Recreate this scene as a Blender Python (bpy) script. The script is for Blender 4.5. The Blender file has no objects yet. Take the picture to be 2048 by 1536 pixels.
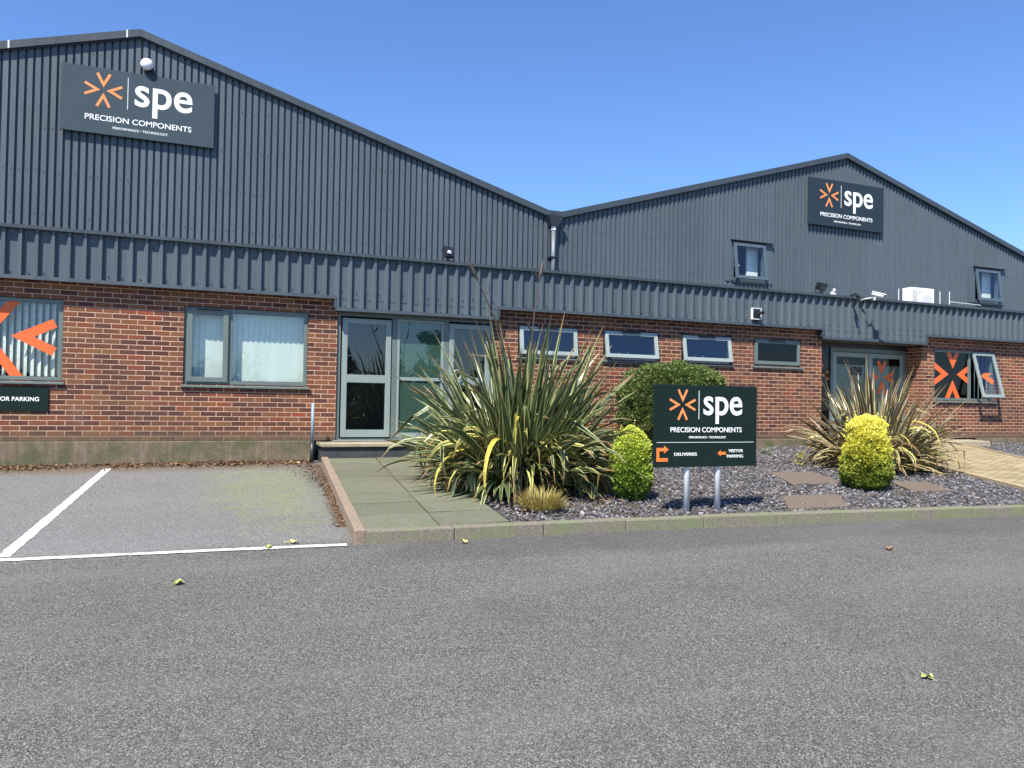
import bpy, math, random
from mathutils import Vector, Matrix, noise as mnoise
R = math.radians
scene = bpy.context.scene
# ------------------------------------------------------------------ camera
cam_d = bpy.data.cameras.new('camera'); cam = bpy.data.objects.new('camera', cam_d)
scene.collection.objects.link(cam); scene.camera = cam
cam_d.sensor_width = 36; cam_d.lens = 27.34; cam_d.clip_end = 2000; cam_d.clip_start = .05
cr = Vector((0.92652313, -0.37582064, 0.01771293)); cu = Vector((-0.02359877, -0.01106351, 0.99966029))
cf = Vector((0.375497, 0.92662638, 0.0191195))
cam.matrix_world = Matrix(((cr.x, cu.x, -cf.x, 0), (cr.y, cu.y, -cf.y, -12.78), (cr.z, cu.z, -cf.z, .723), (0, 0, 0, 1)))
# ------------------------------------------------------------------ sky, sun, exposure
SUN_EL, SUN_AZ = R(55), R(46)          # azimuth measured from the facade normal towards its left end
sdir = Vector((-math.sin(SUN_AZ)*math.cos(SUN_EL), -math.cos(SUN_AZ)*math.cos(SUN_EL), math.sin(SUN_EL)))
w = bpy.data.worlds.new('World'); scene.world = w; w.use_nodes = True
wn = w.node_tree; bg = wn.nodes['Background']; sky = wn.nodes.new('ShaderNodeTexSky')
sky.sky_type = 'NISHITA'; sky.sun_disc = False; sky.sun_elevation = SUN_EL
sky.sun_rotation = math.atan2(sdir.x, sdir.y); sky.altitude = 50; sky.air_density = 1.0; sky.dust_density = .1; sky.ozone_density = 4.5
bg.inputs['Strength'].default_value = .088
tint = wn.nodes.new('ShaderNodeMix'); tint.data_type = 'RGBA'; tint.blend_type = 'MULTIPLY'; tint.inputs[0].default_value = 1
tint.inputs[7].default_value = (.86, 1.04, 1.32, 1); wn.links.new(sky.outputs[0], tint.inputs[6]); wn.links.new(tint.outputs[2], bg.inputs[0])
sl = bpy.data.lights.new('sun', 'SUN'); sl.energy = 5.0; sl.angle = R(.53); sl.color = (1, .94, .84)
so = bpy.data.objects.new('sun', sl); scene.collection.objects.link(so)
so.rotation_euler = sdir.to_track_quat('Z', 'Y').to_euler(); so.location = (-10, -10, 20)
scene.view_settings.view_transform = 'Standard'; scene.view_settings.look = 'None'
scene.view_settings.exposure = .90; scene.view_settings.gamma = 1
scene.cycles.max_bounces = 8; scene.cycles.transparent_max_bounces = 16

col = scene.collection
rnd = random.Random(7)
# ------------------------------------------------------------------ helpers
def tag(o, label=None, cat=None, group=None, kind=None):
    if label: o['label'] = label
    if cat: o['category'] = cat
    if group: o['group'] = group
    if kind: o['kind'] = kind
    return o
def empty(name, loc, label=None, cat=None, group=None):
    o = bpy.data.objects.new(name, None); col.objects.link(o); o.location = loc; o.empty_display_size = .2
    return tag(o, label, cat, group)
def worg(p):
    v = Vector((0, 0, 0))
    while p is not None: v += p.location; p = p.parent
    return v
class MB:
    def __init__(s, M=None): s.v = []; s.f = []; s.uv = None; s.M = M
    def add(s, vs, fs):
        n = len(s.v)
        s.v += [(s.M @ Vector(q)) if s.M else Vector(q) for q in vs]; s.f += [tuple(i+n for i in f) for f in fs]; return s
    def box(s, x0, x1, y0, y1, z0, z1):
        return s.add([(x0,y0,z0),(x1,y0,z0),(x1,y1,z0),(x0,y1,z0),(x0,y0,z1),(x1,y0,z1),(x1,y1,z1),(x0,y1,z1)],
                     [(0,3,2,1),(4,5,6,7),(0,1,5,4),(1,2,6,5),(2,3,7,6),(3,0,4,7)])
    def hexa(s, b, t):
        return s.add(list(b)+list(t), [(3,2,1,0),(4,5,6,7),(0,1,5,4),(1,2,6,5),(2,3,7,6),(3,0,4,7)])
    def prism_y(s, pts, y0, y1):       # polygon in xz, counter-clockwise seen from -y
        n = len(pts)
        return s.add([(x,y0,z) for x,z in pts]+[(x,y1,z) for x,z in pts],
                     [tuple(range(n)), tuple(range(2*n-1,n-1,-1))]+[(i,i+n,(i+1)%n+n,(i+1)%n) for i in range(n)])
    def prism_z(s, pts, z0, z1):
        n = len(pts)
        zz0 = z0 if callable(z0) else (lambda x,y: z0); zz1 = z1 if callable(z1) else (lambda x,y: z1)
        return s.add([(x,y,zz0(x,y)) for x,y in pts]+[(x,y,zz1(x,y)) for x,y in pts],
                     [tuple(range(n-1,-1,-1)), tuple(range(n,2*n))]+[(i,(i+1)%n,(i+1)%n+n,i+n) for i in range(n)])
    def tube(s, pts, r, n=10, cap=True):
        pts = [Vector(p) for p in pts]; rs = r if isinstance(r, (list, tuple)) else [r]*len(pts); rings = []; up0 = None
        base = len(s.v)
        for i, p in enumerate(pts):
            d = (pts[min(i+1,len(pts)-1)]-pts[max(i-1,0)]).normalized()
            u = d.cross(Vector((0,0,1)) if abs(d.z) < .9 else Vector((1,0,0))).normalized(); w_ = d.cross(u)
            if up0 is not None and u.dot(up0) < 0: u = -u; w_ = -w_
            up0 = u
            s.v += [(s.M @ q if s.M else q) for q in (p+rs[i]*(math.cos(2*math.pi*k/n)*u+math.sin(2*math.pi*k/n)*w_) for k in range(n))]
        for i in range(len(pts)-1):
            for k in range(n):
                a = base+i*n+k; b = base+i*n+(k+1)%n; s.f.append((a,b,b+n,a+n))
        if cap: s.f.append(tuple(base+k for k in range(n-1,-1,-1))); s.f.append(tuple(base+(len(pts)-1)*n+k for k in range(n)))
        return s
    def build(s, name, mat, parent=None, bevel=0, smooth=False, label=None, cat=None, group=None, kind=None):
        me = bpy.data.meshes.new(name)
        if parent is not None: o0 = worg(parent)
        else:
            xs = [v.x for v in s.v]; ys = [v.y for v in s.v]; zs = [v.z for v in s.v]
            o0 = Vector(((min(xs)+max(xs))/2, (min(ys)+max(ys))/2, min(zs)))
        me.from_pydata([v-o0 for v in s.v], [], s.f)
        if s.uv:
            l = me.uv_layers.new(name='UVMap')
            for i, lp in enumerate(me.loops): l.data[i].uv = s.uv[lp.vertex_index]
        me.materials.append(mat); me.update()
        o = bpy.data.objects.new(name, me); col.objects.link(o)
        if parent is not None: o.parent = parent
        else: o.location = o0
        if bevel:
            m = o.modifiers.new('bevel', 'BEVEL'); m.width = bevel; m.segments = 2; m.limit_method = 'ANGLE'; m.angle_limit = R(40)
        if smooth:
            for p in me.polygons: p.use_smooth = True
        return tag(o, label, cat, group, kind)
def glyphs(s, bold):
    c = bpy.data.curves.new('t', 'FONT'); c.body = s; c.size = 1; c.offset = bold; c.fill_mode = 'BOTH'; c.extrude = .5; c.resolution_u = 6
    t = bpy.data.objects.new('t', c); col.objects.link(t); dg = bpy.context.evaluated_depsgraph_get(); dg.update()
    me = bpy.data.meshes.new_from_object(t.evaluated_get(dg)); bpy.data.objects.remove(t); bpy.data.curves.remove(c)
    xs = [v.co.x for v in me.vertices]; ys = [v.co.y for v in me.vertices]; return me, min(xs), max(xs), min(ys), max(ys)
def text(name, s, x0, x1, z0, z1, y, mat, parent, bold=0.0, thick=.003):
    """flat raised lettering fitted into x0..x1, z0..z1; each word is a mesh of its own"""
    full = glyphs(s, bold); ax, bx, ay, by = full[1:]; o0 = worg(parent); words = s.split(' ')
    for k, wd in enumerate(words):
        me, wa, wb, _, _ = glyphs(wd, bold); end = glyphs(' '.join(words[:k+1]), bold)[2]; sh = end-wb
        for v in me.vertices:
            v.co = Vector((x0+(v.co.x+sh-ax)/(bx-ax)*(x1-x0), y-thick*(.5+v.co.z), z0+(v.co.y-ay)/(by-ay)*(z1-z0)))-o0
        me.materials.clear(); me.materials.append(mat); me.name = name
        o = bpy.data.objects.new(name, me); col.objects.link(o); o.parent = parent
def zA(x, y):                      # asphalt: rises gently towards the building, level further off
    return -.335+.055*max(min(y, 1), -24)+.008*max(min(x, 40), -40)
# ------------------------------------------------------------------ node helpers
class NT:
    def __init__(s, name):
        s.m = bpy.data.materials.new(name); s.m.use_nodes = True; s.t = s.m.node_tree; s.n = s.t.nodes; s.l = s.t.links
        s.b = s.n['Principled BSDF']; s.out = s.n['Material Output']
    def set(s, sock, v):
        if hasattr(v, 'is_output') or isinstance(v, bpy.types.NodeSocket): s.l.new(v, sock)
        elif isinstance(v, (tuple, list)): sock.default_value = (*v, 1) if len(v) == 3 and len(sock.default_value) == 4 else v
        else: sock.default_value = v
    def math(s, op, a, b=0, c=None, clamp=False):
        n = s.n.new('ShaderNodeMath'); n.operation = op; n.use_clamp = clamp; s.set(n.inputs[0], a); s.set(n.inputs[1], b)
        if c is not None: s.set(n.inputs[2], c)
        return n.outputs[0]
    def pos(s): 
        if not hasattr(s, '_p'): s._p = s.n.new('ShaderNodeNewGeometry')
        return s._p.outputs['Position']
    def isl(s): s.pos(); return s._p.outputs['Random Per Island']
    def xyz(s, v=None):
        n = s.n.new('ShaderNodeSeparateXYZ'); s.l.new(v or s.pos(), n.inputs[0]); return n.outputs
    def comb(s, x, y=0, z=0):
        n = s.n.new('ShaderNodeCombineXYZ'); s.set(n.inputs[0], x); s.set(n.inputs[1], y); s.set(n.inputs[2], z); return n.outputs[0]
    def noise(s, scale, detail=3, rough=.5, vec=None, out='Fac'):
        n = s.n.new('ShaderNodeTexNoise'); n.inputs['Scale'].default_value = scale; n.inputs['Detail'].default_value = detail
        n.inputs['Roughness'].default_value = rough; s.l.new(vec or s.pos(), n.inputs['Vector']); return n.outputs[out]
    def voro(s, scale, vec=None, feat='F1', out='Distance'):
        n = s.n.new('ShaderNodeTexVoronoi'); n.feature = feat; n.inputs['Scale'].default_value = scale; s.l.new(vec or s.pos(), n.inputs['Vector']); return n.outputs[out]
    def white(s, vec):
        n = s.n.new('ShaderNodeTexWhiteNoise'); n.noise_dimensions = '3D'; s.l.new(vec, n.inputs['Vector']); return n.outputs['Value']
    def ramp(s, f, stops, interp='LINEAR'):
        n = s.n.new('ShaderNodeValToRGB'); n.color_ramp.interpolation = interp; e = n.color_ramp.elements
        while len(e) < len(stops): e.new(.5)
        for i, (p, c) in enumerate(stops):
            e[i].position = p; e[i].color = (c, c, c, 1) if isinstance(c, (int, float)) else (*c, 1)
        s.l.new(f, n.inputs[0]); return n.outputs[0]
    def mix(s, f, a, b, mode='MIX'):
        n = s.n.new('ShaderNodeMix'); n.data_type = 'RGBA'; n.blend_type = mode; n.clamp_factor = True
        s.set(n.inputs[0], f); s.set(n.inputs[6], a); s.set(n.inputs[7], b); return n.outputs[2]
    def bump(s, h, strength=.4, dist=.005):
        n = s.n.new('ShaderNodeBump'); n.inputs['Strength'].default_value = strength; n.inputs['Distance'].default_value = dist
        s.l.new(h, n.inputs['Height']); s.l.new(n.outputs[0], s.b.inputs['Normal'])
    def fin(s, c, rough=.6, metal=0, spec=.5):
        s.set(s.b.inputs['Base Color'], c); s.set(s.b.inputs['Roughness'], rough); s.b.inputs['Metallic'].default_value = metal
        s.b.inputs['Specular IOR Level'].default_value = spec; return s.m
def simple(name, c, rough=.5, var=.12, scale=6, spec=.5, metal=0, bump=0, fine=60):
    t = NT(name); n = t.noise(scale, 4); f = t.noise(fine, 2)
    k = t.math('ADD', t.math('MULTIPLY', n, .7), t.math('MULTIPLY', f, .3))
    m = t.ramp(k, [(.3, tuple(v*(1-var) for v in c)), (.7, tuple(min(1, v*(1+var)) for v in c))])
    if bump: t.bump(f, bump, .003)
    return t.fin(m, rough, metal, spec)
# --- materials
def m_brick():
    t = NT('brick'); X, Y, Z = t.xyz(); u = t.math('ADD', X, Y)
    row = t.math('FLOOR', t.math('DIVIDE', t.math('ADD', Z, 3.0), .075))
    half = t.math('MULTIPLY', t.math('MODULO', row, 2), .5)
    jit = t.math('MULTIPLY', t.white(t.comb(row, 3, 7)), .06)
    uu = t.math('ADD', t.math('ADD', t.math('DIVIDE', t.math('ADD', u, 50), .225), half), jit)
    colm = t.math('FLOOR', uu); fu = t.math('FRACT', uu); fz = t.math('FRACT', t.math('DIVIDE', t.math('ADD', Z, 3.0), .075))
    wob = t.math('MULTIPLY', t.math('SUBTRACT', t.noise(40, 3), .5), .05)
    du = t.math('MULTIPLY', t.math('MINIMUM', fu, t.math('SUBTRACT', 1, fu)), .225)
    dz = t.math('MULTIPLY', t.math('MINIMUM', fz, t.math('SUBTRACT', 1, fz)), .075)
    d = t.math('ADD', t.math('MINIMUM', du, dz), t.math('MULTIPLY', wob, .05))
    mask = t.ramp(d, [(.0038, 0), (.0056, 1)])
    r1 = t.white(t.comb(colm, row, 1)); r2 = t.white(t.comb(colm, row, 9))
    patch = t.noise(.9, 2)
    k = t.math('ADD', t.math('MULTIPLY', r1, .85), t.math('MULTIPLY', t.math('SUBTRACT', patch, .5), .45))
    c = t.ramp(k, [(.0, (.070, .026, .020)), (.22, (.125, .040, .024)), (.42, (.21, .074, .030)), (.6, (.27, .112, .040)), (.78, (.20, .056, .030)), (.93, (.38, .080, .028)), (1, (.42, .12, .045))])
    c = t.mix(t.math('MULTIPLY', r2, .40), c, (.115, .055, .046))
    c = t.mix(t.ramp(t.noise(120, 3, .7), [(.42, 0), (.75, .55)]), c, (.06, .03, .026))
    c = t.mix(t.ramp(t.noise(55, 2), [(.62, 0), (.8, .18)]), c, (.45, .27, .2))
    mort = t.ramp(t.noise(30, 3), [(.3, (.42, .28, .19)), (.7, (.64, .46, .33))])
    c = t.mix(mask, mort, c)
    damp = t.ramp(t.math('ADD', t.math('MULTIPLY', t.noise(.55, 4, .6), .7), t.math('MULTIPLY', t.noise(1, 3, .5, t.comb(t.math('MULTIPLY', u, 5), 0, t.math('MULTIPLY', Z, .6))), .3)), [(.36, .38), (.54, 0)])
    c = t.mix(damp, c, (.09, .055, .04))
    eff = t.ramp(t.noise(1.7, 5, .7), [(.62, 0), (.75, .22)]); c = t.mix(eff, c, (.50, .42, .36))
    low = t.math('ADD', Z, t.math('MULTIPLY', t.noise(3, 3), .08))       # splash-stained bottom courses
    st = t.math('MULTIPLY', t.ramp(low, [(.10, 1), (.21, 0)]), .72)
    c = t.mix(st, c, t.mix(t.noise(14, 4), (.075, .06, .035), (.16, .12, .08)))
    h = t.math('ADD', mask, t.math('MULTIPLY', t.noise(90, 3), .35)); t.bump(h, .8, .006)
    return t.fin(c, .85, 0, .25)
def m_clad(name, c):
    t = NT(name); X, Y, Z = t.xyz(); v = t.comb(t.math('MULTIPLY', X, 9), t.math('MULTIPLY', Y, 9), t.math('MULTIPLY', Z, .7))
    s = t.noise(1, 5, .6, v); b = t.noise(.5, 3); sp = t.noise(45, 2)
    sheet = t.white(t.comb(t.math('FLOOR', t.math('DIVIDE', X, 1.0)), 4, 4))
    k = t.math('ADD', t.math('ADD', t.math('MULTIPLY', s, .5), t.math('MULTIPLY', b, .3)), t.math('MULTIPLY', sheet, .2))
    cc = t.ramp(k, [(.25, tuple(q*.80 for q in c)), (.5, c), (.75, tuple(q*1.17 for q in c))])
    cc = t.mix(t.ramp(sp, [(.66, 0), (.74, .35)]), cc, tuple(q*1.7 for q in c))
    t.bump(t.noise(6, 2), .15, .01)
    return t.fin(cc, t.ramp(s, [(.3, .42), (.7, .6)]), 0, .4)
def m_asphalt():
    t = NT('asphalt'); X, Y, Z = t.xyz()
    big = t.noise(.35, 4, .6); mid = t.noise(2.2, 4, .6)
    v1 = t.voro(240, None, 'F1', 'Color'); v2 = t.voro(135, None, 'F1', 'Color'); d1 = t.voro(150, None, 'F1', 'Distance')
    r1 = t.xyz(v1)[0]; r2 = t.xyz(v2)[1]
    k = t.math('ADD', t.math('MULTIPLY', r1, .55), t.math('MULTIPLY', r2, .45))
    k = t.math('ADD', k, t.math('MULTIPLY', t.math('SUBTRACT', t.noise(85, 2), .5), .30))
    c = t.ramp(k, [(.08, (.012, .0118, .011)), (.3, (.045, .0438, .041)), (.5, (.092, .0894, .0835)), (.72, (.158, .154, .144)), (.9, (.34, .332, .315))])
    c = t.mix(t.ramp(t.math('ADD', t.math('MULTIPLY', big, .6), t.math('MULTIPLY', mid, .4)), [(.36, .30), (.62, 0)]), c, (.10, .098, .094))
    kb = t.math('ADD', t.math('ADD', Y, 5.55), t.math('MULTIPLY', X, .075))          # darker band along the kerb
    band = t.math('MULTIPLY', t.ramp(t.math('ADD', t.math('MULTIPLY', kb, -1), t.math('MULTIPLY', t.noise(1.3, 3), .35)), [(.0, 0), (.12, 1), (.75, 1), (1, 0)]), t.ramp(t.math('MULTIPLY', t.math('SUBTRACT', X, 1.3), 2), [(0, 0), (1, 1)]))
    c = t.mix(t.math('MULTIPLY', band, .30), c, (.05, .05, .049))
    oil = t.ramp(t.voro(.42, None, 'F1', 'Distance'), [(.05, .30), (.16, 0)]); oil = t.math('MULTIPLY', oil, t.ramp(t.noise(3, 4), [(.4, 0), (.6, 1)])); c = t.mix(oil, c, (.03, .03, .03))
    wear = t.ramp(t.noise(1, 4, .6, t.comb(t.math('MULTIPLY', X, .25), t.math('MULTIPLY', Y, 1.1), 0)), [(.48, 0), (.68, .30)]); c = t.mix(wear, c, (.17, .166, .158))
    dk = t.ramp(t.noise(.55, 5, .65, t.comb(X, Y, 9)), [(.36, .2), (.5, 0)]); c = t.mix(dk, c, (.045, .044, .042))
    # paler, more worn surface in the parking bay
    inb = t.math('MULTIPLY', t.ramp(t.math('MULTIPLY', t.math('ADD', Y, 5.62), 4), [(0, 0), (1, 1)]), t.ramp(t.math('MULTIPLY', t.math('SUBTRACT', 1.6, X), 3), [(0, 0), (1, 1)]))
    c = t.mix(t.math('MULTIPLY', inb, .24), c, t.ramp(k, [(.1, .09), (.9, .5)]))
    # lichen and moss growing in the bay beside the path
    dx = t.math('DIVIDE', t.math('SUBTRACT', X, 1.0), 1.1); dy = t.math('DIVIDE', t.math('ADD', Y, 2.6), 2.7)
    dd = t.math('ADD', t.math('MULTIPLY', dx, dx), t.math('MULTIPLY', dy, dy))
    nn = t.math('ADD', t.math('MULTIPLY', t.noise(3.6, 6, .78), 4.4), -2.1)
    g = t.math('MULTIPLY', t.ramp(t.math('ADD', dd, nn), [(.0, .8), (1.5, 0)]), inb)
    g = t.math('MULTIPLY', g, t.ramp(t.noise(38, 3), [(.3, .35), (.62, .85)]))
    c = t.mix(g, c, t.ramp(r2, [(0, (.10, .12, .045)), (1, (.27, .29, .13))]))
    dirt = t.math('MULTIPLY', t.ramp(t.math('ADD', t.math('ADD', Y, .75), t.math('MULTIPLY', t.noise(3, 4), .5)), [(.0, 0), (.55, .85)]), t.ramp(X, [(0, 1), (1, 1)]))
    c = t.mix(t.math('MULTIPLY', dirt, inb), c, t.ramp(t.noise(50, 3), [(.3, (.045, .03, .018)), (.7, (.19, .14, .09))]))
    h = t.math('SUBTRACT', t.math('MULTIPLY', t.noise(120, 2), .8), d1); t.bump(h, .7, .004)
    return t.fin(c, .88, 0, .25)
def m_conc(name, base, green=.5, gcol=(.10, .13, .055), scale=3, dark=.5, isl=False):
    t = NT(name); n = t.noise(scale, 5, .62); f = t.noise(55, 4, .7); sp = t.xyz(t.voro(110, None, 'F1', 'Color'))[0]
    c = t.ramp(f, [(.25, tuple(q*dark for q in base)), (.5, base), (.75, tuple(min(1, q*1.35) for q in base))])
    c = t.mix(t.ramp(sp, [(.0, .55), (.35, 0)]), c, tuple(q*.4 for q in base))
    c = t.mix(t.ramp(n, [(.55-green*.3, 0), (.7-green*.2, min(.85, green+.2))]), c, t.mix(f, tuple(q*.6 for q in gcol), tuple(q*1.5 for q in gcol)))
    if isl: c = t.mix(t.math('MULTIPLY', t.isl(), .42), c, tuple(q*.45 for q in base))
    t.bump(f, .5, .004); return t.fin(c, .9, 0, .2)
def m_glass(name, tint=(.93, .965, .95), refl=1.0, milky=0, mcol=(.2, .32, .26), ior=1.8):
    t = NT(name); t.n.remove(t.b); tr = t.n.new('ShaderNodeBsdfTransparent'); tr.inputs[0].default_value = (*tint, 1)
    gl = t.n.new('ShaderNodeBsdfGlossy'); gl.inputs['Roughness'].default_value = .0; gl.inputs[0].default_value = (refl, refl, refl, 1)
    bp = t.n.new('ShaderNodeBump'); bp.inputs['Strength'].default_value = .04; bp.inputs['Distance'].default_value = .02
    t.l.new(t.noise(2.2, 1), bp.inputs['Height']); t.l.new(bp.outputs[0], gl.inputs['Normal'])
    fr = t.n.new('ShaderNodeFresnel'); fr.inputs[0].default_value = ior
    t.pos(); ff = t.math('MULTIPLY', fr.outputs[0], t.math('SUBTRACT', 1, t._p.outputs['Backfacing']))
    mx = t.n.new('ShaderNodeMixShader'); t.l.new(ff, mx.inputs[0]); sh = tr.outputs[0]
    if milky:
        df = t.n.new('ShaderNodeBsdfDiffuse'); df.inputs[0].default_value = (*mcol, 1)
        m2 = t.n.new('ShaderNodeMixShader'); m2.inputs[0].default_value = milky; t.l.new(sh, m2.inputs[1]); t.l.new(df.outputs[0], m2.inputs[2]); sh = m2.outputs[0]
    t.l.new(sh, mx.inputs[1]); t.l.new(gl.outputs[0], mx.inputs[2]); t.l.new(mx.outputs[0], t.out.inputs['Surface']); return t.m
def m_leaf(name, stops, rough=.45, sheen=.4, trans=.15, height=None):
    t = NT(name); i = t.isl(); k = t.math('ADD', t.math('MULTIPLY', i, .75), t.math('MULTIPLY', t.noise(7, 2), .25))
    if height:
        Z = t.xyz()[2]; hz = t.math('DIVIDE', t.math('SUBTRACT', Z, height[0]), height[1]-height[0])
        k = t.math('ADD', t.math('MULTIPLY', k, .32), t.math('MULTIPLY', hz, .68))  # yellow new growth up top; lower green partly shade put into the colour
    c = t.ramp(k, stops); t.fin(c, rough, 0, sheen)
    tl = t.n.new('ShaderNodeBsdfTranslucent'); t.l.new(c, tl.inputs[0]); mx = t.n.new('ShaderNodeMixShader'); mx.inputs[0].default_value = trans
    t.l.new(t.b.outputs[0], mx.inputs[1]); t.l.new(tl.outputs[0], mx.inputs[2]); t.l.new(mx.outputs[0], t.out.inputs['Surface']); return t.m
def m_blade(name, green, edge, wide=.26):
    t = NT(name); uv = t.n.new('ShaderNodeUVMap').outputs[0]; U, V, _ = t.xyz(uv); i = t.isl()
    d = t.math('MINIMUM', U, t.math('SUBTRACT', 1, U))
    e = t.math('MULTIPLY', t.math('ADD', t.math('MULTIPLY', i, .75), .3), wide)
    m = t.math('LESS_THAN', d, e)
    st = t.ramp(t.noise(1, 2, .5, t.comb(t.math('MULTIPLY', U, 14), t.math('MULTIPLY', i, 50), 0)), [(.4, tuple(q*.7 for q in green)), (.65, tuple(q*1.3 for q in green))])
    i2 = t.math('FRACT', t.math('MULTIPLY', i, 17.3))
    gg = t.mix(t.math('MULTIPLY', i2, .45), st, tuple(q*.55 for q in green))
    c = t.mix(m, gg, edge)
    tip = t.math('MULTIPLY', t.ramp(t.math('ADD', V, t.math('MULTIPLY', i2, .12)), [(.93, 0), (1.04, .9)]), 1)
    c = t.mix(tip, c, (.20, .12, .05))
    t.fin(c, .32, 0, .5); tl = t.n.new('ShaderNodeBsdfTranslucent'); t.l.new(c, tl.inputs[0]); mx = t.n.new('ShaderNodeMixShader'); mx.inputs[0].default_value = .12
    t.l.new(t.b.outputs[0], mx.inputs[1]); t.l.new(tl.outputs[0], mx.inputs[2]); t.l.new(mx.outputs[0], t.out.inputs['Surface']); return t.m
def m_slate():
    t = NT('slate'); i = t.isl(); c = t.ramp(i, [(0, (.045, .046, .051)), (.3, (.105, .106, .116)), (.6, (.175, .176, .190)), (.82, (.27, .27, .285)), (.93, (.18, .15, .12)), (1, (.36, .355, .36))])
    t.bump(t.noise(90, 3), .4, .002); return t.fin(c, .6, 0, .45)
BR = m_brick(); CL = m_clad('blue_grey_cladding', (.076, .098, .114)); TRIM = m_clad('dark_trim', (.045, .059, .071)); DKTRIM = simple('dark_metal_trim', (.035, .042, .052), .5)
ASPH = m_asphalt(); PATHM = m_conc('path_concrete', (.170, .168, .125), .40, (.11, .135, .065), 3.2, .42, True); KERB = m_conc('kerb_concrete', (.185, .165, .13), .5, (.14, .17, .08), 2.6, .55)
EDGE = m_conc('edging_concrete', (.255, .195, .145), .15, (.14, .15, .08), 3, .6); PLIN = m_conc('plinth_concrete', (.19, .15, .105), .5, (.085, .09, .045), 2.4, .5)
def m_plinth():
    t = NT('plinth_concrete'); X, Y, Z = t.xyz(); f = t.noise(50, 4, .7); n = t.noise(2.2, 6, .7); st = t.noise(1, 4, .6, t.comb(t.math('MULTIPLY', X, 11), 0, t.math('MULTIPLY', Z, 1.5)))
    c = t.ramp(t.math('ADD', t.math('MULTIPLY', f, .5), t.math('MULTIPLY', st, .5)), [(.3, (.085, .065, .045)), (.5, (.165, .128, .09)), (.68, (.28, .225, .165))])
    c = t.mix(t.ramp(n, [(.44, 0), (.6, .8)]), c, t.mix(f, (.035, .05, .022), (.12, .135, .06)))
    c = t.mix(t.ramp(t.math('ADD', Z, t.math('MULTIPLY', st, .05)), [(.02, 0), (.04, .5)]), c, (.30, .24, .18))
    t.bump(f, .7, .006); return t.fin(c, .9, 0, .2)
STEP = m_conc('step_concrete', (.34, .29, .21), .3, (.15, .17, .09), 3, .7); RISER = simple('dark_riser', (.045, .047, .05), .8, .3)
COVER = m_conc('brown_concrete', (.15, .118, .092), .1, (.1, .1, .06), 4, .55); SOIL = m_conc('soil', (.085, .068, .055), .2, (.05, .05, .03), 8, .5)
SAGE = simple('sage_grey_paint', (.125, .158, .145), .4, .07, 3); SAGE_LT = simple('pale_sage_paint', (.235, .285, .265), .4, .07, 3); SASHW = simple('pale_sash_paint', (.30, .355, .335), .4, .07, 3); BLUEF = simple('blue_grey_paint', (.075, .105, .13), .4, .08, 3)
DARKF = simple('dark_frame', (.022, .026, .03), .4); BLACK = simple('black_plastic', (.014, .014, .016), .45); SOFF = simple('soffit', (.07, .075, .08), .7)
WHITE = simple('white_paint', (.8, .8, .79), .45, .05); OFFW = simple('off_white', (.6, .6, .58), .6, .12); ROOM = simple('room_wall', (.10, .10, .095), .9); ROOMF = simple('room_floor', (.06, .055, .05), .8)
ALU = simple('grey_aluminium', (.36, .37, .37), .38, .08, 5, .5, .35); POSTM = simple('post_grey', (.66, .67, .66), .7, .06, 4)
SIGN = simple('sign_blue', (.048, .070, .086), .65, .06, 2, .15); SIGND = simple('sign_dark_green', (.009, .020, .017), .6, .08, 2, .12); ORANGE = simple('orange_vinyl', (.80, .20, .035), .5, .05); OR2 = simple('faded_orange', (.83, .27, .08), .5, .1, 20)
DECOR = simple('window_orange_vinyl', (.78, .13, .025), .5, .05)
LET = simple('white_lettering', (.85, .86, .85), .5, .03); LETD = simple('dark_lettering', (.01, .012, .014), .6)
GLASS = m_glass('glass'); GLDARK = m_glass('dark_glass', (.35, .4, .4)); GLMILK = m_glass('frosted_film', (.5, .62, .56), 1, .5, (.06, .13, .10)); GLMILK2 = m_glass('frosted_band', (.5, .6, .56), 1, .7, (.11, .17, .15), 1.5); GLBLACK = m_glass('black_glass', (.06, .06, .07), .35); GLSKY = m_glass('coated_glass', (.8, .85, .9), .9, 0, (0, 0, 0), 2.1); GLDIM = m_glass('dim_glass', (.5, .55, .55), .35)
BLIND = simple('blind_fabric', (.72, .76, .72), .8, .05, 10); BLINDG = simple('grey_blind_fabric', (.62, .62, .61), .7, .25, 16)
PAINTW = None
def m_line():
    t = NT('road_paint'); f = t.noise(70, 3, .7); b = t.noise(5, 4, .6); k = t.math('ADD', t.math('MULTIPLY', f, .5), t.math('MULTIPLY', b, .5))
    c = t.ramp(k, [(.38, (.13, .13, .125)), (.45, (.5, .5, .48)), (.58, (.74, .74, .72))]); t.bump(f, .4, .003); return t.fin(c, .75, 0, .3)
LINEM = m_line()
PAVE = NT('block_paving')
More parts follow.
